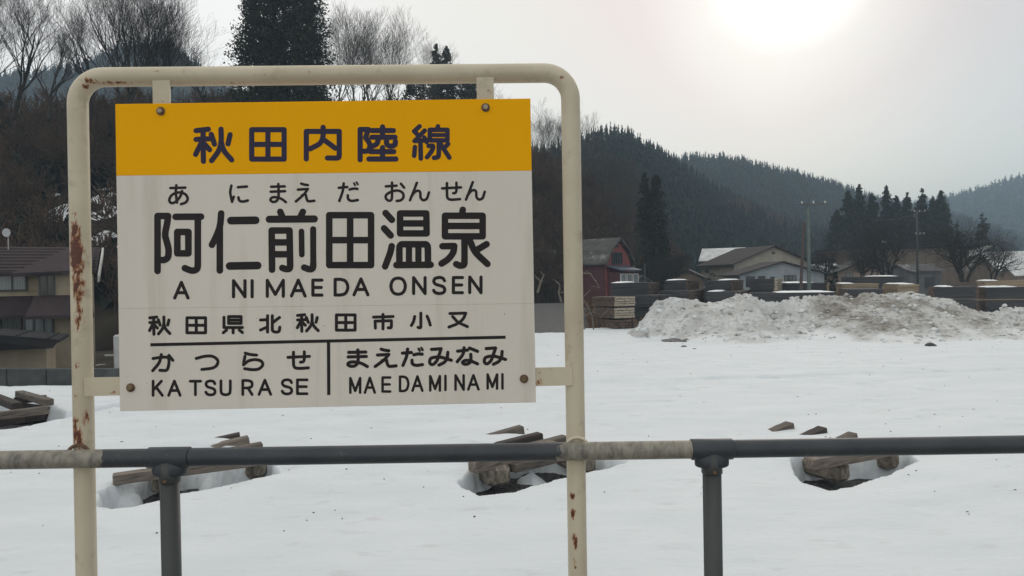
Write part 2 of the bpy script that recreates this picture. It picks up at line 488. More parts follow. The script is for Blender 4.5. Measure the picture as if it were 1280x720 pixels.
class MB:
    def __init__(s):
        s.v = []
        s.f = []
        s.w = []

    def add(s, V, Fc, wear=0.0):
        n = len(s.v)
        s.v += [tuple(map(float, p)) for p in V]
        s.f += [tuple(i + n for i in f) for f in Fc]
        s.w += [wear] * len(V) if np.isscalar(wear) else list(wear)
        return s

    def box(s, c, d, rz=0.0, jit=0.0, tilt=None):
        hx, hy, hz = d[0] / 2, d[1] / 2, d[2] / 2
        V = [Vector((x * hx, y * hy, z * hz)) for x in (-1, 1) for y in (-1, 1) for z in (-1, 1)]
        if jit:
            V = [v + Vector((random.uniform(-jit, jit), random.uniform(-jit, jit), random.uniform(-jit, jit))) for v in V]
        rm = Matrix.Rotation(rz, 3, 'Z')
        if tilt:
            rm = rm @ Matrix.Rotation(tilt, 3, 'Y')
        V = [rm @ v + Vector(c) for v in V]
        Fc = [(0, 1, 3, 2), (4, 6, 7, 5), (0, 4, 5, 1), (2, 3, 7, 6), (0, 2, 6, 4), (1, 5, 7, 3)]
        return s.add(V, Fc)

    def bbox(s, c, d, bev=0.01, rz=0.0, tilt=0.0, jit=0.0, nx=1):
        """box with chamfered long edges along local x"""
        hx, hy, hz = d[0] / 2, d[1] / 2, d[2] / 2
        prof = [(-hy + bev, -hz), (hy - bev, -hz), (hy, -hz + bev), (hy, hz - bev), (hy - bev, hz), (-hy + bev, hz), (-hy, hz - bev), (-hy, -hz + bev)]
        rm = Matrix.Rotation(rz, 3, 'Z') @ Matrix.Rotation(tilt, 3, 'Y')
        V = []
        xs = [-hx, -hx + bev] + [-hx + d[0] * k / nx for k in range(1, nx)] + [hx - bev, hx]
        for i, x in enumerate(xs):
            e = 0.86 if i in (0, len(xs) - 1) else 1.0
            for (y, z) in prof:
                j = Vector((0, random.uniform(-jit, jit), random.uniform(-jit, jit)))
                V.append(rm @ (Vector((x, y * (1 if e == 1 else (hy - bev) / hy), z * (1 if e == 1 else (hz - bev) / hz))) + j) + Vector(c))
        Fc = [tuple(range(7, -1, -1))]
        for i in range(len(xs) - 1):
            for k in range(8):
                a = i * 8 + k
                b = i * 8 + (k + 1) % 8
                Fc.append((a, b, b + 8, a + 8))
        Fc.append(tuple(range((len(xs) - 1) * 8, len(xs) * 8)))
        return s.add(V, Fc)

    def tube(s, path, r, sides=16, cap=True, wear=None):
        P = [Vector(tuple(map(float, p))) for p in path]
        rr = [r] * len(P) if np.isscalar(r) else list(r)
        V = []
        W = []
        ref = None
        for i, p in enumerate(P):
            t = (P[min(i + 1, len(P) - 1)] - P[max(i - 1, 0)]).normalized()
            if ref is None:
                ref = t.orthogonal().normalized()
            else:
                ref = (ref - t * ref.dot(t)).normalized()
            b = t.cross(ref)
            for k in range(sides):
                a = 2 * math.pi * k / sides
                q = p + (ref * math.cos(a) + b * math.sin(a)) * rr[i]
                V.append(q)
                W.append(wear(q) if wear else 0.0)
        Fc = []
        for i in range(len(P) - 1):
            for k in range(sides):
                a = i * sides + k
                b2 = i * sides + (k + 1) % sides
                Fc.append((a, b2, b2 + sides, a + sides))
        if cap:
            Fc.append(tuple(range(sides - 1, -1, -1)))
            Fc.append(tuple(range((len(P) - 1) * sides, len(P) * sides)))
        return s.add(V, Fc, W)

    def quad(s, a, b, c, d):
        return s.add([a, b, c, d], [(0, 1, 2, 3)])

    def build(s, name, m, parent=None, loc=(0, 0, 0), rot=None, smooth=False, wear=False, off=None):
        V = s.v
        if off is not None:
            V = [(x - off[0], y - off[1], z - off[2]) for x, y, z in V]
        me = mesh_from(name, V, s.f, False)
        if smooth:
            for p in me.polygons:
                p.use_smooth = len(p.vertices) <= 4
        if wear:
            at_ = me.attributes.new('wear', 'FLOAT', 'POINT')
            at_.data.foreach_set('value', np.array(s.w, np.float32))
        return obj(name, me, m, parent, loc, rot)


def grid_faces(nr, nc):
    i, j = np.meshgrid(np.arange(nr - 1), np.arange(nc - 1), indexing='ij')
    a = (i * nc + j).ravel()
    return np.stack([a, a + 1, a + nc + 1, a + nc], 1)


# ------------------------------------------------------------------ sleeper heap positions (needed by the snow)
E1 = np.array([0.894, 0.447])
E2 = np.array([0.447, -0.894])
HEAP4 = gnd(-12, 524, 0.0)[:2]
PITS_PX = [[(120, 627), (140, 632), (170, 629), (200, 621), (226, 612), (287, 601), (348, 589), (338, 574), (200, 580), (150, 600), (124, 612)],
           [(572, 596), (579, 607), (600, 616), (640, 612), (690, 598), (760, 583), (785, 575), (740, 562), (660, 560), (600, 578), (582, 588)],
           [(990, 575), (995, 592), (1003, 600), (1036, 609), (1064, 606), (1100, 593), (1127, 585), (1148, 574), (1130, 564), (1020, 566), (1000, 568)]]
PITS = [np.array([gnd(a, b)[:2] for a, b in p]) for p in PITS_PX]
PIT4 = np.array([gnd(a, b)[:2] for a, b in [(-110, 552), (-110, 505), (0, 497), (48, 499), (68, 511), (80, 519), (50, 523.5), (0, 533)]])
CRACK = np.array([gnd(a, b)[:2] for a, b in [(-30, 541), (20, 530.5), (60, 522.5), (95, 515), (118, 511), (150, 505), (166, 502.5), (150, 508.5), (118, 515.5), (95, 521), (60, 528), (20, 537)]])
# (photo pixel, height, radius) of snow lumps lying inside the hollows
LUMPS = [((146, 621), 0.44, 0.42), ((262, 600), 0.34, 0.24), ((592, 601), 0.30, 0.20), ((664, 594), 0.36, 0.30), ((712, 582), 0.3, 0.22), ((1000, 578), 0.45, 0.18), ((1136, 574), 0.42, 0.2)]
LUMPS = [(gnd(a[0], a[1], -0.3)[:2], h, r) for a, h, r in LUMPS]
# snow still covering the left ends of the back timbers
COVERS = [((235, 556), 0.20), ((585, 553), 0.20), ((1005, 553), 0.16)]
COVERS = [(gnd(a[0], a[1], 0.1)[:2], h) for a, h in COVERS]


def poly_dist(x, y, P):
    """signed distance to polygon, negative inside"""
    d = np.full(np.shape(x), 1e9)
    ins = np.zeros(np.shape(x), bool)
    n = len(P)
    for i in range(n):
        a, b = P[i], P[(i + 1) % n]
        ex, ey = b - a
        wx, wy = x - a[0], y - a[1]
        t = np.clip((wx * ex + wy * ey) / (ex * ex + ey * ey), 0, 1)
        d = np.minimum(d, (wx - ex * t) ** 2 + (wy - ey * t) ** 2)
        c = ((a[1] > y) != (b[1] > y)) & (x < (b[0] - a[0]) * (y - a[1]) / (b[1] - a[1] + 1e-12) + a[0])
        ins ^= c
    d = np.sqrt(d)
    return np.where(ins, -d, d)


def snow_z(x, y):
    z = 0.10 * fbm(x, y, 0.18, 3, 3) + 0.055 * fbm(x, y, 0.9, 4, 11) + 0.022 * fbm(x * 0.6, y * 1.3, 3.2, 3, 21)
    # trodden granular speckle and low crusts
    n = vnoise(x * 0.6, y * 1.3, 3.1, 31)
    z = z - 0.05 * sstep(0.74, 0.92, n) * sstep(0.42, 0.6, vnoise(x, y, 0.35, 5)) * sstep(9, 15, y)
    z = z - 0.03 * sstep(0.80, 0.95, vnoise(x, y * 1.2, 1.3, 33))
    # a long low crust edge across the yard
    yl = 21.5 + 0.10 * (x - 2) + 0.5 * fbm(x, x * 0, 0.5, 3, 8)
    z = z + 0.08 * sstep(yl - 0.2, yl + 0.1, y) * sstep(-1.5, 1.5, x) - 0.06 * sstep(yl + 0.3, yl + 3.5, y)
    near = (np.abs(x) < 12) & (y > 8) & (y < 17)
    xn, yn = x[near], y[near]
    zn = z[near]
    for (c, hgt) in COVERS:
        a = (xn - c[0]) * E1[0] + (yn - c[1]) * E1[1]
        b = (xn - c[0]) * E2[0] + (yn - c[1]) * E2[1]
        zn = zn + hgt * np.exp(-((a / 1.15) ** 2 + (b / 0.55) ** 2)) * (1 + 0.5 * fbm(xn, yn, 2.0, 3, 43))
    for P in PITS:
        d = poly_dist(xn, yn, P) + 0.10 * fbm(xn, yn, 2.5, 3, 41) + 0.04 * fbm(xn, yn, 9, 2, 42)
        zn = zn - 0.62 * sstep(0.02, -0.09, d) - 0.03 * sstep(0.30, 0.0, d)
    for (c, hgt, r) in LUMPS:
        d = np.sqrt((xn - c[0]) ** 2 + (yn - c[1]) ** 2) / r + 0.5 * fbm(xn, yn, 4, 3, 44)
        up_ = -0.62 + hgt + 0.08 * fbm(xn, yn, 7, 3, 45)
        k = np.clip(1 - d, 0, 1) ** 0.5
        zn = np.maximum(zn, -0.62 + (up_ + 0.62) * k * 1.15)
    z[near] = zn
    near = (x < -4) & (x > -22) & (y > 12) & (y < 23)
    xn, yn = x[near], y[near]
    zn = z[near]
    d = poly_dist(xn, yn, PIT4) + 0.08 * fbm(xn, yn, 2.5, 3, 51)
    zn = zn - 0.75 * sstep(0.14, -0.16, d)
    d = poly_dist(xn, yn, CRACK) + 0.05 * fbm(xn, yn, 2.0, 3, 52)
    zn = zn - 0.34 * sstep(0.10, -0.10, d) + 0.05 * np.exp(-(((d - 0.22) / 0.14) ** 2))
    z[near] = zn
    return z


# boundary of the snow yard (far edge), as pixel columns -> world distance
_bx = np.array([-900, -100, 0, 90, 150, 400, 560, 640, 670, 700, 760, 800, 1300, 2400])
_by = np.array([468, 476, 477.5, 476.5, 476, 455, 428, 414, 412, 411, 409, 404, 385, 362])
EDGE_X = []
EDGE_Y = []
for a_, b_ in zip(_bx, _by):
    g_ = gnd(a_, b_)
    EDGE_X.append(g_[0] / g_[1])
    EDGE_Y.append(g_[1])
EDGE_X = np.array(EDGE_X)
EDGE_Y = np.array(EDGE_Y)


def edge_Y(tan_):
    return np.interp(tan_, EDGE_X, EDGE_Y)


# ------------------------------------------------------------------ terrain
def build_terrain():
    # ground: one big sheet to the horizon, dropping away behind the low wall on the left
    xs = np.concatenate([-np.geomspace(3000, 45, 30), np.linspace(-44, 60, 105), np.geomspace(62, 3000, 30)])
    ys = np.concatenate([np.linspace(-300, -10, 12), np.linspace(-8, 120, 160), np.geomspace(122, 4000, 50)])
    X, Y = np.meshgrid(xs, ys)
    e = edge_Y(X / np.maximum(Y, 1.0))
    drop = sstep(0.3, 3.5, Y - e) * (1 - sstep(-14, -4, X)) * (1 - sstep(60, 110, Y))
    Z = -0.62 + 0.12 * fbm(X, Y, 0.2, 3, 2) - 1.0 * drop + 0.25 * sstep(40, 60, Y) * sstep(-4, 4, X)
    V = np.stack([X, Y, Z], -1).reshape(-1, 3)
    tag(obj('ground', mesh_from('ground', V, grid_faces(*X.shape), True), MT['ground']), kind='structure')
    # snow yard
    t = np.concatenate([np.linspace(-1.35, -0.75, 60)[:-1], np.linspace(-0.75, 0.75, 760), np.linspace(0.75, 1.35, 60)[1:]])
    q = np.concatenate([np.linspace(0, 0.02, 6)[:-1], np.linspace(0.02, 1, 680)])
    T, Q = np.meshgrid(t, q)
    e = edge_Y(T)
    y0 = 2.35
    Yg = y0 * (e / y0) ** Q
    Xg = T * Yg
    Z = snow_z(Xg, Yg)
    rag = 0.25 * fbm(Xg, Yg, 0.8, 3, 77) * 4
    Z = Z - 0.75 * sstep(-0.55, 0.1, Yg - e + 0.25 * rag)
    V = np.stack([Xg, Yg, Z], -1).reshape(-1, 3)
    tag(obj('snow_field', mesh_from('snow_field', V, grid_faces(*T.shape), True), MT['snow']), kind='structure')
    # gravel bed in the melted hollows
    xs = np.linspace(-24, 9, 520)
    ys = np.linspace(8.5, 20, 200)
    X, Y = np.meshgrid(xs, ys)
    Z = -0.44 + 0.10 * fbm(X, Y, 3.0, 3, 91) + 0.05 * fbm(X, Y, 9, 2, 92)
    V = np.stack([X, Y, Z], -1).reshape(-1, 3)
    tag(obj('gravel_bed', mesh_from('gravel_bed', V, grid_faces(*X.shape), False), MT['gravel']), kind='structure')
    # station platform under the camera
    m = MB().box((0, -1.2, 0.42), (60, 6.9, 2.06))
    tag(m.build('platform', MT['concrete']), kind='structure')
    # road beyond the yard, climbing away
    m = MB()
    n_ = 24
    V, Fc = [], []
    for i in range(n_):
        s_ = i / (n_ - 1)
        Yr = 37.5 + 27 * s_
        zr = -0.25 + 1.3 * s_
        xa, xb = at(150, 350, Yr)[0], at(728 - 8 * s_, 350, Yr)[0]
        V += [(xa, Yr, zr - 2.5), (xa, Yr, zr), (xb, Yr, zr), (xb + 4.5, Yr, zr - 2.5)]
    for i in range(n_ - 1):
        for k in range(3):
            Fc.append((4 * i + k, 4 * i + k + 1, 4 * i + k + 5, 4 * i + k + 4))
    Fc += [(0, 3, 2, 1), (4 * n_ - 4, 4 * n_ - 3, 4 * n_ - 2, 4 * n_ - 1)]
    tag(m.add(V, Fc).build('road', MT['asphalt']), kind='structure')


build_terrain()


# --- hills: a ridge with flanks; forests are placed with the same function
class Hill:
    def __init__(s, pts, Y, wf, wb, base=-0.8, power=1.25, seed=0, tree_h=0.0, rough=0.06):
        # pts: (px, py) of the skyline, Y: distance(s)
        Ys = [Y] * len(pts) if np.isscalar(Y) else Y
        P = np.array([at(px, py, y) for (px, py), y in zip(pts, Ys)])
        P[:, 2] -= tree_h
        # smooth resample
        d = np.concatenate([[0], np.cumsum(np.linalg.norm(np.diff(P[:, :2], axis=0), axis=1))])
        u = np.linspace(0, d[-1], 140)
        s.L = d[-1]
        Q = np.stack([np.interp(u, d, P[:, k]) for k in range(3)], 1)
        ker = np.ones(5) / 5
        for k in range(3):
            pad = np.pad(Q[:, k], 2, mode='edge')
            Q[:, k] = np.convolve(pad, ker, 'valid')
        s.Q = Q
        s.wf, s.wb, s.base, s.power, s.seed, s.rough = wf, wb, base, power, seed, rough
        # end fade
    def pos(s, a, t):
        """a in 0..1 along the ridge, t in -1 (front foot) .. 1 (back foot)"""
        a = np.asarray(a, float)
        t = np.asarray(t, float)
        i = np.clip(a * 139, 0, 138.999)
        k = i.astype(int)
        f = (i - k)[..., None]
        P = s.Q[k] * (1 - f) + s.Q[k + 1] * f
        rad = P[..., :2] / np.linalg.norm(P[..., :2], axis=-1, keepdims=True)
        wd = np.where(t < 0, s.wf, s.wb) * t
        XY = P[..., :2] + rad * wd[..., None]
        hgt = (P[..., 2] - s.base)
        at_ = np.abs(t)
        prof = 1 - at_ ** s.power
        Z = s.base + hgt * prof
        Z = Z + s.rough * hgt * fbm(XY[..., 0], XY[..., 1], 5.0 / max(s.wf, 20), 4, s.seed) * 2.5 * (at_ * (1 - at_) * 4) ** 0.6
        Z = np.where(at_ >= 0.999, s.base - 3, Z)
        return np.concatenate([XY, Z[..., None]], -1)

    def build(s, name, m):
        a, t = np.meshgrid(np.linspace(0, 1, 140), np.concatenate([np.linspace(-1, 0, 34), np.linspace(0, 1, 16)[1:]]))
        V = s.pos(a, t).reshape(-1, 3)
        return tag(obj(name, mesh_from(name, V, grid_faces(*a.shape), True), m), kind='structure')


HA = Hill([(-900, 150), (-300, 130), (0, 118), (90, 122), (200, 124), (290, 118), (420, 125), (520, 128), (600, 150), (680, 196), (740, 222), (790, 262), (850, 335)],
          [80, 84, 86, 88, 92, 94, 98, 102, 108, 118, 126, 132, 138], 40, 50, base=-1.2, power=1.2, seed=5, tree_h=5.0)
HB = Hill([(380, 175), (480, 190), (560, 196), (640, 186), (690, 180), (730, 166), (765, 155), (790, 162), (815, 178), (850, 200), (885, 222), (930, 250), (990, 275), (1060, 292), (1160, 315)],
          [240, 245, 250, 255, 260, 265, 270, 275, 280, 290, 300, 310, 320, 335, 350], 125, 90, power=1.2, seed=9, tree_h=11.0)
HC = Hill([(700, 215), (780, 204), (830, 196), (865, 191), (915, 192), (940, 199), (975, 208), (1010, 216), (1050, 228), (1090, 242), (1130, 252), (1200, 268), (1300, 300)],
          [520, 520, 520, 525, 530, 535, 540, 550, 560, 570, 580, 600, 620], 210, 150, power=1.2, seed=13, tree_h=12.0)
HD = Hill([(980, 275), (1080, 262), (1140, 250), (1180, 243), (1210, 235), (1240, 226), (1265, 217), (1290, 213), (1350, 200), (1500, 170), (1700, 185), (2200, 230)],
          [1150, 1120, 1100, 1080, 1060, 1050, 1040, 1030, 1010, 960, 900, 800], 420, 300, power=1.15, seed=17, tree_h=12.0)
HE = Hill([(-900, 120), (-500, 60), (-200, 96), (-60, 90), (40, 84), (85, 78), (120, 66), (150, 52), (175, 42), (195, 41), (215, 52), (240, 70), (262, 90), (300, 112), (380, 140), (480, 165), (560, 200)],
          520, 260, 200, power=1.2, seed=21, tree_h=11.0)
HA.build('hill', MT['hill_near'])
HB.build('hill', MT['hill_far'])
HC.build('hill', MT['hill_far'])
HD.build('hill', MT['hill_far'])
HE.build('hill', MT['hill_far'])


def to_px(P):
    d = P - CAM
    z = d @ _f
    return 640 + F * (d @ RT) / z, 360 - F * (d @ UP) / z


PATCHES = [(84, 268, 34, 11, -0.35), (130, 262, 26, 17, -0.2), (62, 247, 14, 3, 0), (132, 308, 20, 16, 0), (128, 238, 16, 4, 0), (30, 284, 20, 2.5, 0), (690, 318, 10, 3, 0)]


def in_patch(x, y, grow=0.0):
    r = np.zeros(np.shape(x), bool)
    for (cx, cy, rx_, ry_, sh) in PATCHES:
        yy = y - cy - sh * (x - cx)
        r |= ((x - cx) / (rx_ + grow)) ** 2 + (yy / (ry_ + grow)) ** 2 < 1
    return r


_a, _t = np.meshgrid(np.linspace(0.3, 0.95, 1500), np.linspace(-0.98, 0.0, 420))
_P = HA.pos(_a, _t)
_x, _y = to_px(_P)
_m = in_patch(_x, _y) & (fbm(_P[..., 0], _P[..., 1], 0.9, 3, 5) > -0.08)
_V = _P.copy()
_V[..., 2] += 0.30
_Fa = grid_faces(*_a.shape)
_mk = _m.ravel()
_Fa = _Fa[_mk[_Fa].all(1)]
_u, _inv = np.unique(_Fa, return_inverse=True)
tag(obj('snow_patch', mesh_from('snow_patch', _V.reshape(-1, 3)[_u], _inv.reshape(-1, 4), True), MT['snow_cap']), kind='structure')


# ------------------------------------------------------------------ vegetation generators
def cedar_blades(rng, n, h, r, tip=0.75, droop=0.25, wid=0.9):
    """n triangles: boughs from the trunk out to the crown surface (unit tree)"""
    t = rng.uniform(0.04, 1.0, n) ** 0.85
    az = rng.uniform(0, 2 * np.pi, n)
    R_ = r * (1 - t) ** tip * rng.uniform(0.65, 1.12, n) + 0.04 * r
    z0 = t * h
    z1 = z0 - droop * R_ - 0.01 * h
    w_ = wid * R_ * rng.uniform(0.35, 0.7, n)
    ca, sa = np.cos(az), np.sin(az)
    tipv = np.stack([R_ * ca, R_ * sa, z1], 1)
    rootu = np.stack([-0.15 * R_ * ca, -0.15 * R_ * sa, z0 + 0.05 * h * rng.uniform(0.3, 1.0, n)], 1)
    side = np.stack([R_ * 0.5 * ca - sa * w_, R_ * 0.5 * sa + ca * w_, z0 - 0.02 * h], 1)
    side2 = np.stack([R_ * 0.5 * ca + sa * w_, R_ * 0.5 * sa - ca * w_, z0 - 0.03 * h], 1)
    V = np.stack([rootu, side, tipv, side2], 1).reshape(-1, 3)
    return V


def forest(name, label, hill, n, hrange, rrange, blades, m, seed, trange=(-1, 0.25), arange_=(0, 1), cat='trees', edge_boost=0):
    rng = np.random.default_rng(seed)
    variants = []
    for k in range(6):
        variants.append(cedar_blades(rng, blades, 1.0, 1.0))
    a = rng.uniform(*arange_, n)
    t = rng.uniform(*trange, n)
    if edge_boost:
        a = np.concatenate([a, np.linspace(arange_[0], arange_[1], edge_boost) + rng.normal(0, 0.001, edge_boost)])
        a = np.clip(a, 0, 1)
        t = np.concatenate([t, rng.uniform(-0.04, 0.02, edge_boost)])
    P = hill.pos(a, t)
    if hill is HA:
        x_, y_ = to_px(P + np.array([0, 0, 0.3]))
        P = P[~(in_patch(x_, y_ - 6, 6) | in_patch(x_, y_ - 18, 6) | in_patch(x_, y_ - 30, 6))]
    Vs = []
    for p in P:
        v = variants[rng.integers(6)].copy()
        hh = rng.uniform(*hrange)
        rr = rng.uniform(*rrange)
        th = rng.uniform(0, 6.28)
        c, s_ = math.cos(th), math.sin(th)
        x = v[:, 0] * c - v[:, 1] * s_
        y = v[:, 0] * s_ + v[:, 1] * c
        Vs.append(np.stack([x * rr + p[0], y * rr + p[1], v[:, 2] * hh + p[2] - 0.3], 1))
    V = np.concatenate(Vs)
    Fc = np.arange(len(V)).reshape(-1, 4)
    o = obj(name, mesh_from(name, V, Fc), m)
    return tag(o, label, cat, kind='stuff')


def branches(seed, h, levels=4, spread=0.55, trunk_r=0.22, nk=(7, 5, 5, 4), up=0.25, stems=1, lenk=(0.62, 0.55, 0.5, 0.5), clear=0.25, wig=0.12, segs=(7, 5, 4, 3, 2)):
    rng = random.Random(seed)
    S = []

    def go(p, d, L, r, lv):
        n = segs[lv]
        pts = [p]
        for i in range(n):
            d = (d + Vector((rng.gauss(0, wig), rng.gauss(0, wig), rng.gauss(0, wig * 0.6) + up * 0.10 * (1 if lv else 0)))).normalized()
            q = pts[-1] + d * (L / n)
            r1 = max(r * (1 - 0.75 * (i + 1) / n), 0.006)
            r0 = max(r * (1 - 0.75 * i / n), 0.006)
            S.append((pts[-1], q, r0, r1))
            pts.append(q)
            if lv < levels and (i + 1) / n > (clear if lv == 0 else 0.15):
                kids = nk[lv] / max(1, n * (1 - (clear if lv == 0 else 0.15)))
                k = int(kids) + (1 if rng.random() < kids - int(kids) else 0)
                for _ in range(k):
                    az = rng.uniform(0, 6.283)
                    o = d.orthogonal().normalized()
                    o = Matrix.Rotation(az, 3, d) @ o
                    nd_ = (d * (1 - spread) + o * spread * rng.uniform(0.7, 1.2) + Vector((0, 0, up * 0.4))).normalized()
                    frac = 1 - 0.55 * (i + 1) / n
                    go(q, nd_, L * lenk[lv] * frac * rng.uniform(0.8, 1.25) * 1.5, r1 * 0.6, lv + 1)
    for s_ in range(stems):
        a = rng.uniform(0, 6.28)
        k = 0.0 if stems == 1 else rng.uniform(0.12, 0.42)
        go(Vector((0, 0, 0)) + Vector((math.cos(a), math.sin(a), 0)) * (0.0 if stems == 1 else 0.3),
           Vector((math.cos(a) * k, math.sin(a) * k, 1)).normalized(), h * rng.uniform(0.8, 1.0) * (0.62 if levels > 2 else 0.8), trunk_r, 0)
    return S


def seg_mesh(S, sides=3):
    P0 = np.array([s[0][:] for s in S])
    P1 = np.array([s[1][:] for s in S])
    r0 = np.array([s[2] for s in S])
    r1 = np.array([s[3] for s in S])
    d = P1 - P0
    d /= np.linalg.norm(d, axis=1, keepdims=True) + 1e-9
    ref = np.where(np.abs(d[:, 2:3]) > 0.9, np.array([[1.0, 0, 0]]), np.array([[0, 0, 1.0]]))
    a = np.cross(d, ref)
    a /= np.linalg.norm(a, axis=1, keepdims=True)
    b = np.cross(d, a)
    V = []
    for k in range(sides):
        th = 2 * math.pi * k / sides
        o = a * math.cos(th) + b * math.sin(th)
        V.append(P0 + o * r0[:, None])
    for k in range(sides):
        th = 2 * math.pi * k / sides
        o = a * math.cos(th) + b * math.sin(th)
        V.append(P1 + o * r1[:, None])
    V = np.stack(V, 1)
    n = len(S)
    base = np.arange(n)[:, None] * (2 * sides)
    Fc = []
    for k in range(sides):
        k2 = (k + 1) % sides
        Fc.append(np.concatenate([base + k, base + k2, base + sides + k2, base + sides + k], 1))
    return V.reshape(-1, 3), np.concatenate(Fc)


def twig_stuff(name, label, hill, n, hr, m, seed, trange, arange_, nseg=90, thick=0.035, cat='trees'):
    rng = np.random.default_rng(seed)
    var = []
    for k in range(5):
        S = branches(seed * 10 + k, 1.0, levels=2, spread=0.5, trunk_r=0.014, nk=(10, 7, 4), up=0.5, clear=0.15, wig=0.14)
        S = [(a, b, max(r0, 0.0022), max(r1, 0.0018)) for a, b, r0, r1 in S]
        var.append(seg_mesh(S, 3))
    a = rng.uniform(*arange_, n)
    t = rng.uniform(*trange, n)
    P = hill.pos(a, t)
    if hill is HA:
        x_, y_ = to_px(P + np.array([0, 0, 0.3]))
        P = P[~((in_patch(x_, y_ - 6, 6) | in_patch(x_, y_ - 18, 6) | in_patch(x_, y_ - 32, 6)) & (rng.random(len(P)) < 0.95))]
    Vs, Fs = [], []
    off = 0
    for p in P:
        V, Fc = var[rng.integers(5)]
        hh = rng.uniform(*hr)
        th = rng.uniform(0, 6.28)
        c, s_ = math.cos(th), math.sin(th)
        x = V[:, 0] * c - V[:, 1] * s_
        y = V[:, 0] * s_ + V[:, 1] * c
        Vs.append(np.stack([x * hh + p[0], y * hh + p[1], V[:, 2] * hh + p[2] - 0.2], 1))
        Fs.append(Fc + off)
        off += len(V)
    o = obj(name, mesh_from(name, np.concatenate(Vs), np.concatenate(Fs)), m)
    return tag(o, label, cat, kind='stuff')


def conifer(label, px, py_top, Y, zb, r, n=5000, seed=1, group=None, tip=0.7, leaf=0.28, low=0.08, m='cedar', name='cedar_tree', px_base=None):
    top = at(px, py_top, Y)
    base = np.array([top[0] if px_base is None else at(px_base, py_top, Y)[0], Y, zb])
    h = top[2] - zb
    rng = np.random.default_rng(seed)
    t_ = thing(name, label, 'tree', base, 0, group)
    tr = MB().tube([(0, 0, 0), (0.05, 0, h * 0.5), (0, 0, h * 0.97)], [0.02 * h * 0.5 + 0.08, 0.012 * h * 0.5 + 0.05, 0.02], 8)
    tr.build('trunk', MT['bark_brown'], t_, smooth=True)
    # boughs in clumps
    nb = int(n / 26)
    tb = low + (1 - low) * rng.uniform(0, 1, nb) ** 0.9
    az = rng.uniform(0, 2 * np.pi, nb)
    lump = 1 + 0.28 * np.sin(az * 3 + tb * 9 + seed) + rng.normal(0, 0.13, nb)
    L = r * (1 - tb) ** tip * np.clip(lump, 0.45, 1.5) + 0.04
    V = []
    for k in range(nb):
        m_ = 26
        u = rng.uniform(0.15, 1.0, m_) ** 0.6
        ca, sa = math.cos(az[k]), math.sin(az[k])
        cx = L[k] * u * ca
        cy = L[k] * u * sa
        cz = tb[k] * h - 0.28 * L[k] * u + 0.16 * L[k] * u * u
        tk = (1 - tb[k]) ** 0.5
        sp = 0.13 * L[k] + leaf * 0.55 * tk
        C = np.stack([cx + rng.normal(0, sp, m_), cy + rng.normal(0, sp, m_), cz + rng.normal(0, sp * 0.8, m_)], 1)
        d1 = rng.normal(0, 1, (m_, 3))
        d1[:, 2] -= 0.4
        d1 /= np.linalg.norm(d1, axis=1, keepdims=True)
        d2 = np.cross(d1, rng.normal(0, 1, (m_, 3)))
        d2 /= np.linalg.norm(d2, axis=1, keepdims=True) + 1e-6
        s_ = leaf * (0.35 + 0.65 * tk) * rng.uniform(0.6, 1.5, (m_, 1))
        V.append(np.stack([C - d1 * s_, C + d2 * s_ * 0.45, C + d1 * s_ * 1.1, C - d2 * s_ * 0.45], 1).reshape(-1, 3))
    V = np.concatenate(V)
    Fc = np.arange(len(V)).reshape(-1, 4)
    obj('crown', mesh_from('crown', V, Fc), MT[m], t_)
    return t_


def bare(label, px, py_base, Y, h, seed, group=None, m='bark', base=None, name='bare_tree', proto=None, scale=1.0, rot=0.0, **kw):
    p = at(px, py_base, Y) if base is None else base
    if proto is not None:
        o = copy_tree(proto)
        o.location = tuple(p)
        o.rotation_euler = (0, 0, rot)
        o.scale = (scale,) * 3
        tag(o, label, 'tree', group)
        return o
    t_ = thing(name, label, 'tree', p, rot, group)
    S = branches(seed, h, **kw)
    big = [s for s in S if s[2] > 0.035]
    small = [s for s in S if s[2] <= 0.035]
    V, Fc = seg_mesh(big, 5)
    obj('trunk', mesh_from('trunk', V, Fc, True), MT[m], t_)
    V, Fc = seg_mesh(small, 3)
    obj('crown', mesh_from('crown', V, Fc), MT[m], t_)
    return t_


# ------------------------------------------------------------------ forests
forest('conifer_forest', 'dark conifer wood covering the middle hill right of the sign', HB, 3400, (9, 13.5), (1.7, 2.6), 70, MT['cedar_far'], 1, (-1, 0.12), edge_boost=330)
forest('conifer_forest', 'blue-grey conifer wood on the second ridge under the sun', HC, 4200, (11, 15), (2.3, 3.6), 34, MT['cedar_far'], 2, (-1, 0.1), edge_boost=330)
forest('conifer_forest', 'pale hazy wood on the farthest hill at the right edge', HD, 5200, (10, 16), (3.5, 6.0), 22, MT['cedar_far'], 3, (-1, 0.1), edge_boost=420)
forest('conifer_forest', 'wooded peak showing through bare trees at the upper left', HE, 5200, (9, 14), (2.5, 4.2), 30, MT['cedar_far'], 4, (-1, 0.1), edge_boost=420)
twig_stuff('bare_woods', 'brown leafless woods on the near slope behind the sign', HA, 2300, (3.5, 6.5), MT['bark_brown'], 5, (-0.95, 0.1), (0, 1))
twig_stuff('bare_woods', 'thin leafless treetops fringing the middle hill ridge', HB, 60, (8, 12), MT['bark_brown'], 6, (-0.3, 0.02), (0.60, 0.74))
forest('conifer_forest', 'dark evergreen undergrowth on the near slope at the left', HA, 900, (2.5, 6), (1.2, 2.2), 60, MT['cedar_far'], 7, (-0.9, 0.15), (0.05, 0.72))


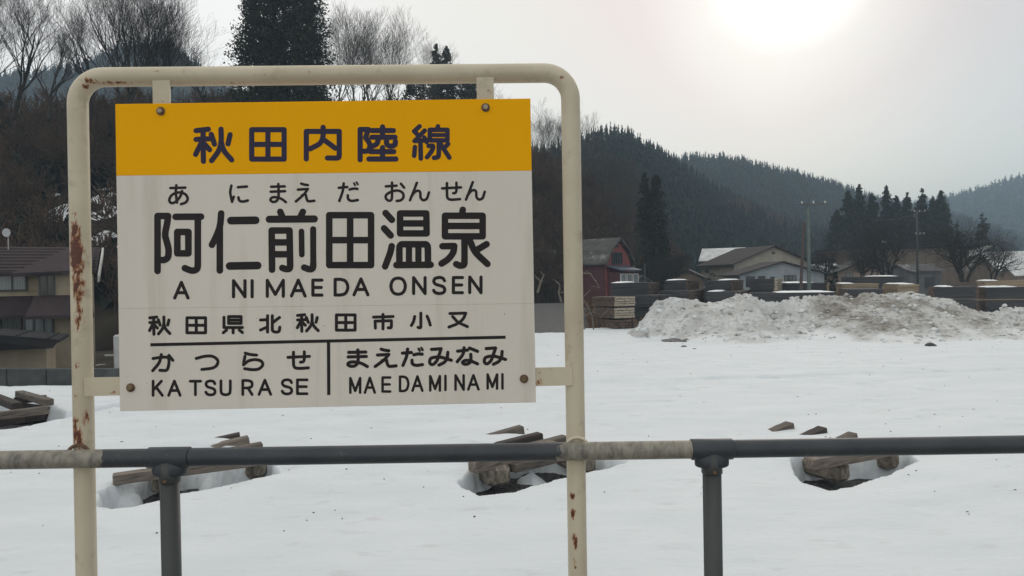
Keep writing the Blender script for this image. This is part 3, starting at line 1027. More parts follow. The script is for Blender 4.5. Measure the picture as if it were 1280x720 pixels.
# big cedars behind the sign
g_ = 'tall dark cedars rising behind the sign board'
conifer('broad dark cedar, left one of the tall clump above the sign board', 322, -70, 80, 8, 3.6, 34000, 11, g_, tip=0.5, leaf=0.22, low=0.1)
conifer('tallest dark cedar, middle of the clump above the sign board', 352, -110, 82, 8, 3.6, 34000, 12, g_, tip=0.5, leaf=0.22, low=0.1)
conifer('dark cedar, right one of the tall clump above the sign board', 383, -60, 80, 8, 3.1, 30000, 13, g_, tip=0.45, leaf=0.22, low=0.1)
g_ = 'small conifers above the top bar of the sign frame'
conifer('slim small conifer, left of the pair above the top bar', 545, 55, 110, 12, 3.0, 8000, 14, g_, leaf=0.34, tip=0.62)
conifer('pointed small conifer, right of the pair above the top bar', 558, 58, 112, 12, 3.6, 8000, 15, g_, leaf=0.34, tip=0.62)
conifer('low conifer just right of the small pair above the top bar', 583, 84, 110, 10, 4.4, 8000, 16, g_, leaf=0.36, tip=0.5)
conifer('low rounded conifer left of the small pair above the top bar', 520, 84, 108, 10, 4.4, 8000, 17, g_, leaf=0.36, tip=0.5)
# cedar pair by the red house
g_ = 'twin cedars beside the red house'
conifer('narrow dark cedar, left of the twins beside the red house', 806, 216, 96, -0.5, 1.7, 9000, 18, g_, tip=0.5, leaf=0.24, low=0.03)
conifer('narrow dark cedar, right of the twins beside the red house', 819, 218, 95, -0.5, 2.0, 10000, 19, g_, tip=0.5, leaf=0.24, low=0.03)
# grove on the right
g_ = 'cedar grove behind the brown warehouse'
GR = [(1046, 262, 3.2, 'leftmost cedar of the grove, rounded and short'), (1060, 238, 3.4, 'second cedar from the left in the grove'),
      (1074, 230, 3.2, 'tall cedar left of centre in the grove'), (1090, 240, 3.0, 'cedar with a flat shoulder left of the grove notch'),
      (1108, 232, 2.6, 'thin spiky cedar at the middle of the grove'), (1120, 244, 3.0, 'cedar with ragged top in the middle of the grove'),
      (1134, 240, 2.4, 'thin ragged cedar behind the black pole'), (1152, 235, 2.7, 'sharp topped cedar right of the black pole'),
      (1166, 246, 2.5, 'lower cedar between two sharp tops at right of the grove'), (1176, 238, 3.3, 'broad pointed cedar at the right end of the grove')]
for k, (px, py, r_, lb) in enumerate(GR):
    conifer(lb, px, py, 160 + (k % 3) * 5, -0.6, r_ * 1.02, 9000, 30 + k, g_, tip=0.62, leaf=0.38, low=0.02)
conifer('lone small cedar standing right of the grove', 1228, 266, 150, -0.6, 1.9, 2600, 45, tip=0.5, leaf=0.3, low=0.1)
conifer('tiny pointed cedar between the grove and the lone cedar', 1197, 274, 155, -0.6, 1.3, 1200, 46, tip=0.6, leaf=0.3, low=0.1)

# bare trees, upper left
g_ = 'tall leafless trees on the slope at the upper left'
kw = dict(levels=4, spread=0.42, trunk_r=0.20, nk=(9, 6, 5, 3), up=0.55, clear=0.15, wig=0.10)
T1 = bare('leafless tree at the far left edge of the photo', 18, 150, 66, 15, 101, g_, **kw)
T2 = bare('big fan-shaped leafless tree above the left end of the top bar', 150, 150, 70, 17, 102, g_, stems=4, **{**kw, 'trunk_r': 0.17})
bare('leafless tree between the far left tree and the big fan', 62, 150, 72, 15, 0, g_, proto=T1, scale=0.85, rot=2.0)
bare('leafless tree with dense twigs right of the big fan', 205, 150, 74, 15, 0, g_, proto=T2, scale=0.80, rot=1.3)
bare('small pale leafless tree just left of the tall cedars', 262, 150, 90, 13, 0, g_, proto=T1, scale=0.78, rot=4.0)
bare('low leafless tree leaning into the left edge', -25, 150, 62, 14, 0, g_, proto=T2, scale=0.8, rot=3.3)
bare('slender leafless tree just right of the left frame post', 115, 150, 78, 15, 0, g_, proto=T1, scale=0.95, rot=5.3)
g_ = 'leafless trees between the cedars above the top bar'
kw2 = {**kw, 'trunk_r': 0.16, 'm': 'bark_grey'}
T3 = bare('pale leafless tree right beside the tall cedars', 425, 160, 98, 18, 103, g_, **kw2)
T4 = bare('rounded pale leafless tree in the middle above the sign board', 478, 170, 98, 16, 104, g_, stems=3, **kw2)
bare('pale leafless tree left of the small conifer pair', 520, 172, 100, 15, 0, g_, proto=T3, scale=0.85, rot=1.0)
bare('pale leafless tree between the cedars and the rounded one', 450, 172, 102, 15, 0, g_, proto=T4, scale=1.15, rot=2.2)
bare('thin leafless tree above the upper right bracket', 612, 190, 112, 14, 0, g_, proto=T3, scale=0.75, rot=3.1)
bare('faint leafless tree right of the small conifers', 575, 180, 115, 14, 0, g_, proto=T4, scale=0.8, rot=4.1)
g_ = 'leafless trees right of the sign board'
bare('leafless tree showing in the gap between board and right post', 683, 240, 122, 14, 0, g_, proto=T3, scale=0.95, rot=2.7, m='bark_brown')
bare('leafless tree right behind the right frame post', 702, 245, 124, 14, 0, g_, proto=T4, scale=0.9, rot=0.7)
bare('brown leafless tree just right of the frame post', 745, 290, 118, 14, 0, g_, proto=T3, scale=0.85, rot=0.2)
bare('brown leafless tree left of the twin cedars', 780, 320, 110, 14, 0, g_, proto=T4, scale=0.8, rot=1.9)

bare('tall brown leafless tree on the slope behind the red house', 765, 285, 120, 14, 0, g_, proto=T4, scale=0.8, rot=3.5)
bare('brown leafless tree at the ridge right of the frame post', 725, 235, 126, 14, 0, g_, proto=T3, scale=0.8, rot=4.5)
bare('thin leafless tree on the slope above the red house roof', 795, 300, 124, 14, 0, g_, proto=T3, scale=0.7, rot=5.5)

# yard trees on the right
kw3 = dict(levels=3, spread=0.62, trunk_r=0.16, nk=(9, 7, 5), up=0.3, clear=0.2, wig=0.14)
T5 = bare('wide leafless tree in front of the brown warehouse', 1108, 352, 84, 8.5, 105, stems=4, **kw3)
T6 = bare('dark spreading leafless tree right of the garage', 1207, 352, 70, 7.5, 106, stems=4, **kw3)
bare('small twiggy tree at the left end of the warehouse', 1082, 352, 88, 7, 0, proto=T6, scale=0.75, rot=1.0)
bare('leafless tree with hanging branches before the pale roof', 1240, 350, 78, 7, 0, proto=T5, scale=0.62, rot=2.0)
bare('small bare tree beside the utility pole', 1030, 350, 92, 6, 0, proto=T6, scale=0.7, rot=3.0)
bare('small bare shrubby tree left of the brown cottage', 842, 352, 82, 5, 0, proto=T6, scale=0.6, rot=4.0)
bare('low bare tree at the foot of the twin cedars', 825, 356, 86, 5, 0, proto=T5, scale=0.45, rot=5.0)
bare('thin bare tree between red house and twin cedars', 797, 352, 80, 6, 0, proto=T3, scale=0.35, rot=5.0)
conifer('small dark pine right of the utility pole', 1022, 318, 96, -0.4, 1.1, 900, 50, leaf=0.2, tip=0.4, name='pine_tree')
conifer('small dark pine left of the pink-walled house', 1041, 322, 94, -0.4, 0.8, 700, 51, leaf=0.2, tip=0.4, name='pine_tree')
conifer('small green shrub left of the cream house', 886, 334, 98, -0.4, 1.0, 600, 52, leaf=0.2, tip=0.3, name='evergreen_shrub')


# ------------------------------------------------------------------ houses
def gable_roof(mb, w_, d, z0, rise, over=0.4, th=0.15, axis='x', off=(0, 0)):
    """ridge along local axis; two slabs meeting at the ridge"""
    if axis == 'x':
        L, S = w_ / 2 + over, d / 2 + over
    else:
        L, S = d / 2 + over, w_ / 2 + over
    k = rise / (S - over)
    zl = z0 - over * k
    zt = z0 + rise
    pts = [(-L, -S, zl), (L, -S, zl), (L, 0, zt), (-L, 0, zt), (L, S, zl), (-L, S, zl)]
    V = pts + [(x, y, z + th) for x, y, z in pts]
    Fc = [(0, 3, 2, 1), (3, 5, 4, 2), (6, 7, 8, 9), (9, 8, 10, 11), (0, 1, 7, 6), (5, 11, 10, 4),
          (1, 2, 8, 7), (2, 4, 10, 8), (0, 6, 9, 3), (3, 9, 11, 5)]
    if axis == 'y':
        V = [(y, -x, z) for x, y, z in V]
    mb.add([(x + off[0], y + off[1], z) for x, y, z in V], Fc)


def house_body(mb, w_, d, z0, h, rise, axis='x', off=(0, 0)):
    hx, hy = w_ / 2, d / 2
    V = [(-hx, -hy, z0), (hx, -hy, z0), (hx, hy, z0), (-hx, hy, z0), (-hx, -hy, z0 + h), (hx, -hy, z0 + h), (hx, hy, z0 + h), (-hx, hy, z0 + h)]
    Fc = [(0, 1, 5, 4), (1, 2, 6, 5), (2, 3, 7, 6), (3, 0, 4, 7), (0, 3, 2, 1)]
    if axis == 'x':
        V += [(-hx, 0, z0 + h + rise), (hx, 0, z0 + h + rise)]
        Fc += [(5, 6, 9), (7, 4, 8), (4, 5, 9, 8), (6, 7, 8, 9)]
    else:
        V += [(0, -hy, z0 + h + rise), (0, hy, z0 + h + rise)]
        Fc += [(4, 5, 8), (6, 7, 9), (5, 6, 9, 8), (7, 4, 8, 9)]
    mb.add([(x + off[0], y + off[1], z) for x, y, z in V], Fc)


def window(parent, c, w_, h, face='front', pane='glass', frame='trim_dark', mull=1, ft=0.07):
    """frame part with pane sub-part on a wall; c is the centre of the opening on the wall plane (local)"""
    fr = MB()
    rot = {'front': 0.0, 'right': math.pi / 2, 'left': -math.pi / 2}[face]
    for sx in (-1, 1):
        fr.box((sx * (w_ / 2 - ft / 2), 0, 0), (ft, 0.10, h))
    for sz in (-1, 1):
        fr.box((0, 0.002, sz * (h / 2 - ft / 2)), (w_ - 2 * ft, 0.10, ft))
    for k in range(mull):
        fr.box((-w_ / 2 + w_ * (k + 1) / (mull + 1), -0.003, 0), (ft, 0.09, h - 2 * ft))
    f = fr.build('window', MT[frame], parent, c, (0, 0, rot))
    p = MB().box((0, 0.01, 0), (w_ - 2 * ft, 0.03, h - 2 * ft))
    p.build('pane', MT[pane], f)
    return f


def simple_house(name, label, px, Y, w_, d, zb, h, rise, wall, roof, rot=0.0, axis='x', wins=(), over=0.4, snow=False, cat='house', group=None, th=0.15):
    c = at(px, 350, Y)
    t_ = thing(name, label, cat, (c[0], Y, zb), rot, group)
    m = MB()
    house_body(m, w_, d, 0, h, rise, axis)
    m.build('wall', MT[wall], t_)
    r_ = MB()
    gable_roof(r_, w_, d, h + 0.02, rise, over, th, axis)
    ro = r_.build('roof', MT[roof], t_)
    for q in wins:
        face, u, v, ww, wh = q[:5]
        kw_ = q[5] if len(q) > 5 else {}
        if face == 'front':
            pos = (u, -d / 2 - 0.03, v)
        elif face == 'right':
            pos = (w_ / 2 + 0.03, u, v)
        else:
            pos = (-w_ / 2 - 0.03, u, v)
        window(t_, pos, ww, wh, face, **kw_)
    return t_, ro


# ---- two-storey house at the left
def left_house():
    Y = 35.0
    TH = R(26)
    dx_ = np.array([math.cos(TH), math.sin(TH)])
    xr = float(at(105, 380, Y)[0])
    W = 12.0
    zb = -1.8
    cen = np.array([xr, Y]) - dx_ * W / 2
    t_ = thing('two_storey_house', 'beige two-storey house with brown tiled roofs at the left edge', 'house', (cen[0], cen[1], zb), TH)

    def hit(px, py, back=0.0):
        """local x and world z where the ray of a pixel meets the front wall plane"""
        nrm_ = np.array([-dx_[1], dx_[0]])
        d = ray(px, py)
        o = cen + nrm_ * back
        t = (o @ nrm_) / (d[:2] @ nrm_)
        q = CAM + d * t
        return float((q[:2] - cen) @ dx_), float(q[2])

    def zz(py, px=60):
        return hit(px, py)[1]
    D = 7.0
    ze = zz(340) - zb            # upper eave height
    zrg = zz(309) - zb
    m = MB()
    m.box((0, D / 2, ze / 2), (W, D, ze))
    # upper gable prism on the right end
    m.add([(W / 2, 0, ze), (W / 2, D, ze), (W / 2, D / 2, zrg - 0.1), (-W / 2, 0, ze), (-W / 2, D, ze), (-W / 2, D / 2, zrg - 0.1)],
          [(0, 1, 2), (4, 3, 5), (0, 2, 5, 3), (1, 4, 5, 2)])
    m.build('wall', MT['siding_beige'], t_)
    # clapboards: each course a lap
    for k in range(26):
        z = 0.25 + k * 0.25
        if z > ze - 0.2:
            break
        MB().add([(-W / 2, -0.004, z + 0.22), (W / 2, -0.004, z + 0.22), (W / 2, -0.028, z), (-W / 2, -0.028, z), (-W / 2, -0.003, z), (W / 2, -0.003, z)],
                 [(0, 3, 2, 1), (3, 4, 5, 2)]).build('clapboard', MT['siding_beige'], t_)
    r_ = MB()
    gable_roof(r_, W, D, ze + 0.04, zrg - ze, 0.55, 0.14, 'x', (0, D / 2))
    ro = r_.build('roof', MT['roof_brown'], t_)
    # tile courses as raised battens on the visible slope
    S = D / 2
    kk = (zrg - ze) / S
    for i in range(8):
        y = -0.4 + i * 0.5
        z = ze + 0.04 + kk * y + 0.155
        MB().box((0, y, z), (W + 1.05, 0.05, 0.035)).build('tile_course', MT['roof_brown'], ro)
    # projecting front wing with its own small gable (right half)
    x0, x1 = hit(50, 380, -1.8)[0], hit(96, 380, -1.8)[0]
    zs = zz(344) - zb
    m = MB()
    m.box(((x0 + x1) / 2, -0.9, zs / 2), (x1 - x0, 1.8, zs))
    m.build('wing_wall', MT['siding_beige'], t_)
    r2 = MB()
    r2.add([(x0 - 1.0, -2.2, zs - 0.10), (x1 + 0.6, -2.2, zs + 0.05), (x1 + 0.6, 1.2, zz(312) - zb), (x0 + 0.9, 1.2, zz(312) - zb),
            (x0 - 1.0, -2.2, zs + 0.06), (x1 + 0.6, -2.2, zs + 0.2), (x1 + 0.6, 1.2, zz(312) - zb + 0.15), (x0 + 0.9, 1.2, zz(312) - zb + 0.15)],
           [(0, 3, 2, 1), (4, 5, 6, 7), (0, 1, 5, 4), (1, 2, 6, 5), (2, 3, 7, 6), (3, 0, 4, 7)])
    r2.build('roof', MT['roof_brown'], t_)
    MB().add([(W / 2 + 0.62, -0.7, ze - 0.5), (W / 2 + 0.62, -0.7, ze - 0.2), (W / 2 + 0.62, D / 2, zrg + 0.16), (W / 2 + 0.62, D / 2, zrg - 0.15),
              (W / 2 + 0.70, -0.7, ze - 0.5), (W / 2 + 0.70, -0.7, ze - 0.2), (W / 2 + 0.70, D / 2, zrg + 0.16), (W / 2 + 0.70, D / 2, zrg - 0.15)],
             [(0, 1, 2, 3), (4, 7, 6, 5), (0, 4, 5, 1), (1, 5, 6, 2), (0, 3, 7, 4)]).build('bargeboard', MT['trim_white'], t_)
    # skirt roof between the storeys
    zt, zl = zz(369) - zb, zz(392) - zb
    m = MB()
    for (a, b, yo) in ((-W / 2 - 0.5, x0 - 0.1, 0.0), (x0 - 0.4, x1 + 0.75, -1.8)):
        m.add([(a, yo - 1.3, zl), (b, yo - 1.3, zl), (b - 0.2, yo - 0.01, zt), (a + 0.2, yo - 0.01, zt), (a, yo - 1.3, zl - 0.14), (b, yo - 1.3, zl - 0.14), (b - 0.2, yo - 0.01, zl - 0.10), (a + 0.2, yo - 0.01, zl - 0.10)],
              [(0, 1, 2, 3), (4, 7, 6, 5), (0, 4, 5, 1), (1, 5, 6, 2), (3, 7, 4, 0)])
    m.build('skirt_roof', MT['roof_brown'], t_)

    def wx(px):
        return hit(px, 380)[0]
    # windows
    zc = lambda py: zz(py) - zb
    window(t_, (wx(16), -0.06, zc(353)), 1.15, 0.75, pane='curtain_glass', mull=1)
    window(t_, (hit(59, 380, -1.86)[0], -1.86, zc(356)), 0.62, 0.92, pane='glass_dark', mull=1)
    window(t_, (wx(14), -0.06, zc(408)), 0.85, 0.95, pane='curtain_glass', mull=0)
    window(t_, (hit(48, 380, -1.86)[0], -1.86, zc(409)), 1.15, 1.05, pane='curtain_glass', mull=2)
    MB().box((hit(59, 380, -2.0)[0], -2.05, zc(343.5)), (1.1, 0.45, 0.08)).build('window_hood', MT['roof_dark'], t_)
    # shed
    Y2 = 28.0
    xs = at(58, 440, Y2)
    s_ = thing('garden_shed', 'tan shed with a dark sloping metal roof in front of the beige house', 'shed', (float(xs[0]) - 2.2 * math.cos(R(26)), Y2 - 2.2 * math.sin(R(26)), -1.5), R(26))
    zt = float(at(30, 424, Y2)[2]) + 1.5
    MB().box((0, 1.5, zt / 2), (4.4, 3.0, zt)).build('wall', MT['siding_beige'], s_)
    e_z = float(at(70, 428, Y2)[2]) + 1.5
    l_z = float(at(0, 406, Y2)[2]) + 1.5
    m = MB()
    xa, xb = -3.0, 2.65
    m.add([(xa, -0.4, l_z + 0.5 - 0.45), (xb, -0.4, e_z), (xb, 3.4, e_z), (xa, 3.4, l_z + 0.05),
           (xa, -0.4, l_z + 0.65 - 0.45), (xb, -0.4, e_z + 0.12), (xb, 3.4, e_z + 0.12), (xa, 3.4, l_z + 0.2)],
          [(0, 3, 2, 1), (4, 5, 6, 7), (0, 1, 5, 4), (1, 2, 6, 5), (2, 3, 7, 6), (3, 0, 4, 7)])
    # front lower skirt of the roof
    m.add([(xa, -0.41, l_z + 0.1), (xb, -0.41, e_z + 0.06), (xb - 0.15, -0.9, e_z - 0.16), (xa, -0.9, e_z - 0.16)], [(0, 3, 2, 1), (0, 1, 2, 3)])
    rf = m.build('roof', MT['roof_dark'], s_)
    for i in range(6):
        x = xa + 0.3 + i * 1.0
        zz_ = (l_z + 0.2) + (e_z + 0.12 - l_z - 0.2) * (x - xa) / (xb - xa)
        sl_ = (e_z + 0.12 - l_z - 0.2) / (xb - xa)
        MB().box((x, 1.5, zz_ + 0.02), (0.05, 3.7, 0.05), 0).build('roof_seam', MT['roof_dark'], rf)
    window(s_, (-1.35, -0.05, 0.95), 1.5, 1.5, pane='curtain_glass', frame='trim_white', mull=3)
    MB().box((-0.35, -0.03, 0.95), (0.12, 0.05, 1.6)).build('door_jamb', MT['trim_white'], s_)


left_house()
# low wall along the far edge of the yard
a_, b_ = gnd(-500, 477), gnd(156, 476)
t_ = thing('low_wall', 'low dark concrete wall along the far left edge of the snowy yard', 'wall', (0, 0, 0))
wl = MB()
L_ = np.linalg.norm(b_ - a_)
ang = math.atan2(b_[1] - a_[1], b_[0] - a_[0])
nseg = 14
for k in range(nseg):
    c = a_ + (b_ - a_) * (k + 0.5) / nseg
    MB().bbox((c[0], c[1] + 0.25, -0.2), (L_ / nseg - 0.03, 0.22, 1.16), 0.02, ang, 0, 0.004).build('panel', MT['dark_concrete'], t_)
# round dish over the house roof
p = at(10, 291, 33)
t_ = thing('satellite_dish', 'small round pale dish on a thin mast above the left house roof', 'dish', (p[0], 33, at(10, 312, 33)[2]))
MB().tube([(0, 0, 0), (0, 0, p[2] - at(10, 312, 33)[2])], 0.02, 6).build('mast', MT['lamp_metal'], t_)
m = MB()
hh = p[2] - at(10, 312, 33)[2]
for i in range(3):
    m.tube([(0, -0.02 - 0.03 * i, hh), (0, -0.05 - 0.03 * i, hh)], [0.10 + 0.03 * i, 0.13 + 0.03 * i][0:2], 20)
m.build('dish', MT['lamp_metal'], t_, smooth=True)
# blue tarp and white tank
p = at(137, 463, 26)
t_ = thing('blue_tarp', 'bright blue tarp over a heap behind the low wall', 'tarp', (p[0], 26.5, -1.5))
V, Fc = [], []
n_ = 18
for j in range(9):
    for i in range(n_):
        a = 2 * math.pi * i / n_
        el_ = (j / 8) * math.pi / 2
        r_ = math.cos(el_) * (1 + 0.08 * math.sin(5 * a + j))
        V.append((0.55 * r_ * math.cos(a) - 0.05, 0.6 * r_ * math.sin(a), 0.98 + 0.62 * math.sin(el_) ** 0.8 + 0.03 * math.sin(7 * a) - (0.9 if j == 0 else 0)))
for j in range(8):
    for i in range(n_):
        Fc.append((j * n_ + i, j * n_ + (i + 1) % n_, (j + 1) * n_ + (i + 1) % n_, (j + 1) * n_ + i))
MB().add(V, Fc).build('sheet', MT['tarp_blue'], t_, smooth=True)
MB().box((0, 0, 0.4), (0.7, 0.8, 0.8)).build('heap', MT['board_brown'], t_)
p = at(150, 425, 30)
t_ = thing('storage_tank', 'narrow white upright tank seen beside the left edge of the sign board', 'tank', (p[0] + 0.12, 30, -1.6))
MB().bbox((0, 0, 0), (2.75, 0.55, 0.55), 0.06, 0, math.pi / 2).build('body', MT['white_box'], t_, (0, 0, 1.35))
MB().box((-0.45, -0.1, 1.9), (0.45, 0.08, 0.06)).build('pipe', MT['white_box'], t_)

# ---- red barn-like house
def red_house():
    Y = 72.0
    c = at(752, 350, Y)
    t_ = thing('red_house', 'red house with a grey gambrel roof and white-framed porch', 'house', (c[0], Y, -0.6), R(-38))
    W, D = 4.6, 3.8      # W: gable width (local x is along the gable front), D: depth
    ze = 5.2
    prof = [(-W / 2, ze), (-W / 2 + 0.6, ze + 0.95), (0, ze + 2.1), (W / 2 - 0.6, ze + 0.95), (W / 2, ze)]
    # gable front faces local +x ; ridge along local x
    hx = D / 2
    V = [(-hx, -W / 2, 0), (hx, -W / 2, 0), (hx, W / 2, 0), (-hx, W / 2, 0)]
    V += [(x, y, z) for x in (-hx, hx) for (y, z) in prof]
    Fc = [(0, 1, 9, 4), (2, 3, 8, 13), (1, 2, 13, 12, 11, 10, 9), (3, 0, 4, 5, 6, 7, 8)]
    for k in range(4):
        Fc.append((4 + k, 9 + k, 10 + k, 5 + k))
    MB().add(V, Fc).build('wall', MT['siding_red'], t_)
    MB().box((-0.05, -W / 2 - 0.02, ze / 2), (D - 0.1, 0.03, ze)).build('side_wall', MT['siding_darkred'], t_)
    op = [(-W / 2 - 0.35, ze - 0.2), (-W / 2 + 0.5, ze + 1.05), (0, ze + 2.28), (W / 2 - 0.5, ze + 1.05), (W / 2 + 0.35, ze - 0.2)]
    hx = D / 2 + 0.35
    V = [(x, y, z) for x in (-hx, hx) for (y, z) in op] + [(x, y, z + 0.16) for x in (-hx, hx) for (y, z) in op]
    Fc = []
    for k in range(4):
        Fc += [(k, k + 1, k + 6, k + 5), (10 + k, 15 + k, 16 + k, 11 + k), (k, 10 + k, 11 + k, k + 1), (5 + k, 6 + k, 16 + k, 15 + k)]
    Fc += [(0, 5, 15, 10), (4, 14, 19, 9)]
    MB().add(V, Fc).build('roof', MT['roof_grey'], t_)
    window(t_, (D / 2 + 0.04, -0.3, ze + 0.45), 1.9, 1.15, 'right', mull=3, pane='glass_dark')
    window(t_, (D / 2 + 0.04, -0.3, ze + 1.6), 0.4, 0.25, 'right', mull=0, pane='glass_dark')
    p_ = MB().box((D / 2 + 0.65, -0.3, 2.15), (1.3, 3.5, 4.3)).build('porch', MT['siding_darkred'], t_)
    MB().add([(D / 2, -2.3, 4.85), (D / 2 + 1.6, -2.3, 4.4), (D / 2 + 1.6, 1.7, 4.4), (D / 2, 1.7, 4.85),
              (D / 2, -2.3, 4.97), (D / 2 + 1.6, -2.3, 4.52), (D / 2 + 1.6, 1.7, 4.52), (D / 2, 1.7, 4.97)],
             [(0, 3, 2, 1), (4, 5, 6, 7), (0, 1, 5, 4), (1, 2, 6, 5), (2, 3, 7, 6), (3, 0, 4, 7)]).build('porch_roof', MT['roof_blue'], t_)
    for k in range(3):
        window(t_, (D / 2 + 1.34, -1.5 + k * 1.2, 3.2), 1.0, 1.9, 'right', frame='trim_white', mull=0, pane='curtain_glass')


red_house()
simple_house('greenhouse', 'narrow glass-sided shed right of the red house', 798, 84, 1.5, 3, -0.6, 3.4, 0.5, 'siding_grey', 'roof_grey', R(6), 'y',
             [('front', 0, 2.2, 1.2, 1.8, dict(mull=1, frame='lamp_metal', pane='curtain_glass'))], cat='shed')
simple_house('cottage', 'small brown cottage left of the cream house', 862, 96, 3.6, 4, -0.5, 3.6, 0.9, 'siding_brown', 'roof_dark', R(-20), 'y',
             [('right', 0, 2.6, 0.8, 1.6, dict(mull=0, frame='trim_white', pane='curtain_glass'))])
simple_house('snowy_roofed_house', 'house with a snow-covered roof behind the cream house', 905, 128, 6.5, 6, -0.5, 6.6, 1.9, 'siding_grey', 'roof_snow', R(-25), 'x', [])
simple_house('cream_house', 'large cream house with a broad taupe gable roof', 944, 106, 12.0, 9, -0.6, 5.5, 2.3, 'siding_cream', 'roof_taupe', R(14), 'y',
             [('front', 0, 6.9, 0.5, 0.3, dict(mull=0, pane='glass_dark')), ('front', -4.9, 4.3, 1.4, 0.9, dict(mull=1, pane='glass_dark')), ('front', 3.6, 4.2, 1.5, 1.0, dict(mull=1))], over=0.6)
simple_house('blue_walled_house', 'low pale blue house with a dark gable edge in front of the cream house', 965, 92, 10.4, 6, -0.6, 3.9, 1.45, 'siding_blue', 'roof_taupe', R(3), 'y',
             [('front', -3.9, 3.1, 1.1, 1.3, dict(mull=1, pane='glass_dark')), ('front', -2.5, 3.0, 0.9, 1.5, dict(mull=0, pane='glass_dark')), ('front', -1.2, 3.2, 0.55, 0.9, dict(mull=0, pane='glass_dark')),
              ('front', 1.0, 3.35, 1.5, 0.9, dict(mull=2))], over=0.5)
simple_house('snowy_cottage', 'little house with snow patches on its roof behind the utility pole', 1022, 112, 6, 5, -0.6, 4.0, 1.4, 'siding_grey', 'roof_snow', R(20), 'x', [])
# brown warehouse
c = at(1135, 350, 132)
t_ = thing('brown_warehouse', 'wide brown warehouse with a long flat dark eave', 'warehouse', (c[0], 132, -0.6))
hW = float(at(1135, 311, 132)[2]) + 0.6
MB().box((0, 4, hW / 2), (25, 8, hW)).build('wall', MT['siding_brown'], t_)
MB().box((0, 3.8, hW + 0.12), (26, 9, 0.3)).build('roof', MT['roof_dark'], t_)
for k in range(12):
    MB().box((-11.5 + k * 2.1, -0.03, hW / 2), (0.12, 0.06, hW - 0.1)).build('wall_rib', MT['siding_brown'], t_)
m = MB()
m.add([(9.5, -2.4, hW - 1.5), (10.2, -2.4, hW - 1.5), (15.2, -0.1, hW + 0.15), (14.2, -0.1, hW + 0.15), (9.5, -2.4, hW - 0.7), (10.2, -2.4, hW - 0.7), (15.2, -0.1, hW + 0.35), (14.2, -0.1, hW + 0.35)],
      [(0, 1, 5, 4), (1, 2, 6, 5), (2, 3, 7, 6), (3, 0, 4, 7), (4, 5, 6, 7), (0, 3, 2, 1)])
m.build('canopy', MT['roof_snow'], t_)
simple_house('pink_walled_house', 'pinkish tan house with one window left of the warehouse', 1068, 100, 6.2, 6, -0.6, 4.0, 1.4, 'siding_pink', 'roof_dark', R(-8), 'y',
             [('front', -1.5, 3.6, 0.9, 0.9, dict(mull=1)), ('front', -1.5, 1.6, 1.0, 0.9, dict(mull=1))])
simple_house('grey_garage', 'dark grey garage with a pale metal roof behind the black pole', 1142, 108, 5.0, 5, -0.6, 4.1, 0.9, 'siding_grey', 'roof_grey', R(10), 'x',
             [('front', 0.6, 2.4, 1.6, 1.6, dict(mull=1, pane='glass_dark'))], cat='garage')
simple_house('pale_roofed_house', 'house with a wide pale snow-covered roof at the right edge', 1278, 118, 12, 8, -0.6, 4.3, 2.6, 'siding_brown', 'roof_snow', R(-4), 'x',
             [('front', -3, 3.0, 1.4, 1.0, dict(mull=1))])
simple_house('lean_to_shed', 'low shed with a whitish sloping roof at the far right edge', 1292, 84, 5, 4, -0.6, 3.4, 0.9, 'siding_pink', 'roof_snow', R(-12), 'x', [], cat='shed')


# ------------------------------------------------------------------ utility poles
def utility_pole(label, px, py_top, Y, arms, m, lean=0.0, r=0.16, lamp=False, arm_len=1.5):
    top = at(px, py_top, Y)
    zb = -0.7
    h = top[2] - zb
    t_ = thing('utility_pole', label, 'pole', (top[0], Y, zb))
    MB().tube([(0, 0, 0), (lean * 0.5, 0, h / 2), (lean, 0, h)], [r * 1.15, r, r * 0.75], 12).build('pole', MT[m], t_, smooth=True)
    for (dz, xo, ln_) in arms:
        MB().box((lean + xo, -0.12, h - dz), (ln_, 0.09, 0.10)).build('crossarm', MT['siding_grey'], t_)
        for k in range(3):
            x = lean + xo - ln_ * 0.42 + k * ln_ * 0.42
            MB().tube([(x, -0.12, h - dz + 0.05), (x, -0.12, h - dz + 0.14), (x, -0.12, h - dz + 0.24)], [0.05, 0.07, 0.04], 8).build('insulator', MT['trim_white'], t_)
    return t_, h, lean


t_, h, le = utility_pole('greenish concrete utility pole with a crossarm right of the snow-pile peak', 1010, 253, 54, [(0.15, 0.35, 2.0)], 'pole_green', r=0.135)
MB().box((0.28, -0.1, h - 2.4), (0.12, 0.12, 0.25)).build('bracket', MT['siding_grey'], t_)
utility_pole('leaning reddish support pole just left of the green utility pole', 997, 279, 53.5, [], 'pole_rust', lean=0.45, r=0.11)
utility_pole('slim black utility pole in front of the cedar grove', 1146, 262, 96, [(0.3, 0.3, 1.6), (3.2, 0.3, 1.2)], 'trim_dark', r=0.13)
utility_pole('thin pole beside the twin cedars', 806, 330, 74, [], 'pole_green', r=0.05)
utility_pole('thin pole left of the twin cedars near the red house', 792, 322, 74, [], 'pole_green', r=0.05)
t_, h, le = utility_pole('short street lamp pole with a pale lamp head before the grove', 1096, 304, 90, [], 'trim_dark', r=0.07)
MB().tube([(0, 0, h), (0.25, -0.3, h + 0.15), (0.5, -0.6, h + 0.1)], 0.04, 6).build('arm', MT['trim_dark'], t_)
MB().tube([(0.35, -0.5, h + 0.12), (0.55, -0.65, h + 0.1), (0.75, -0.8, h + 0.02)], [0.1, 0.18, 0.06], 8).build('lamp_head', MT['lamp_metal'], t_)


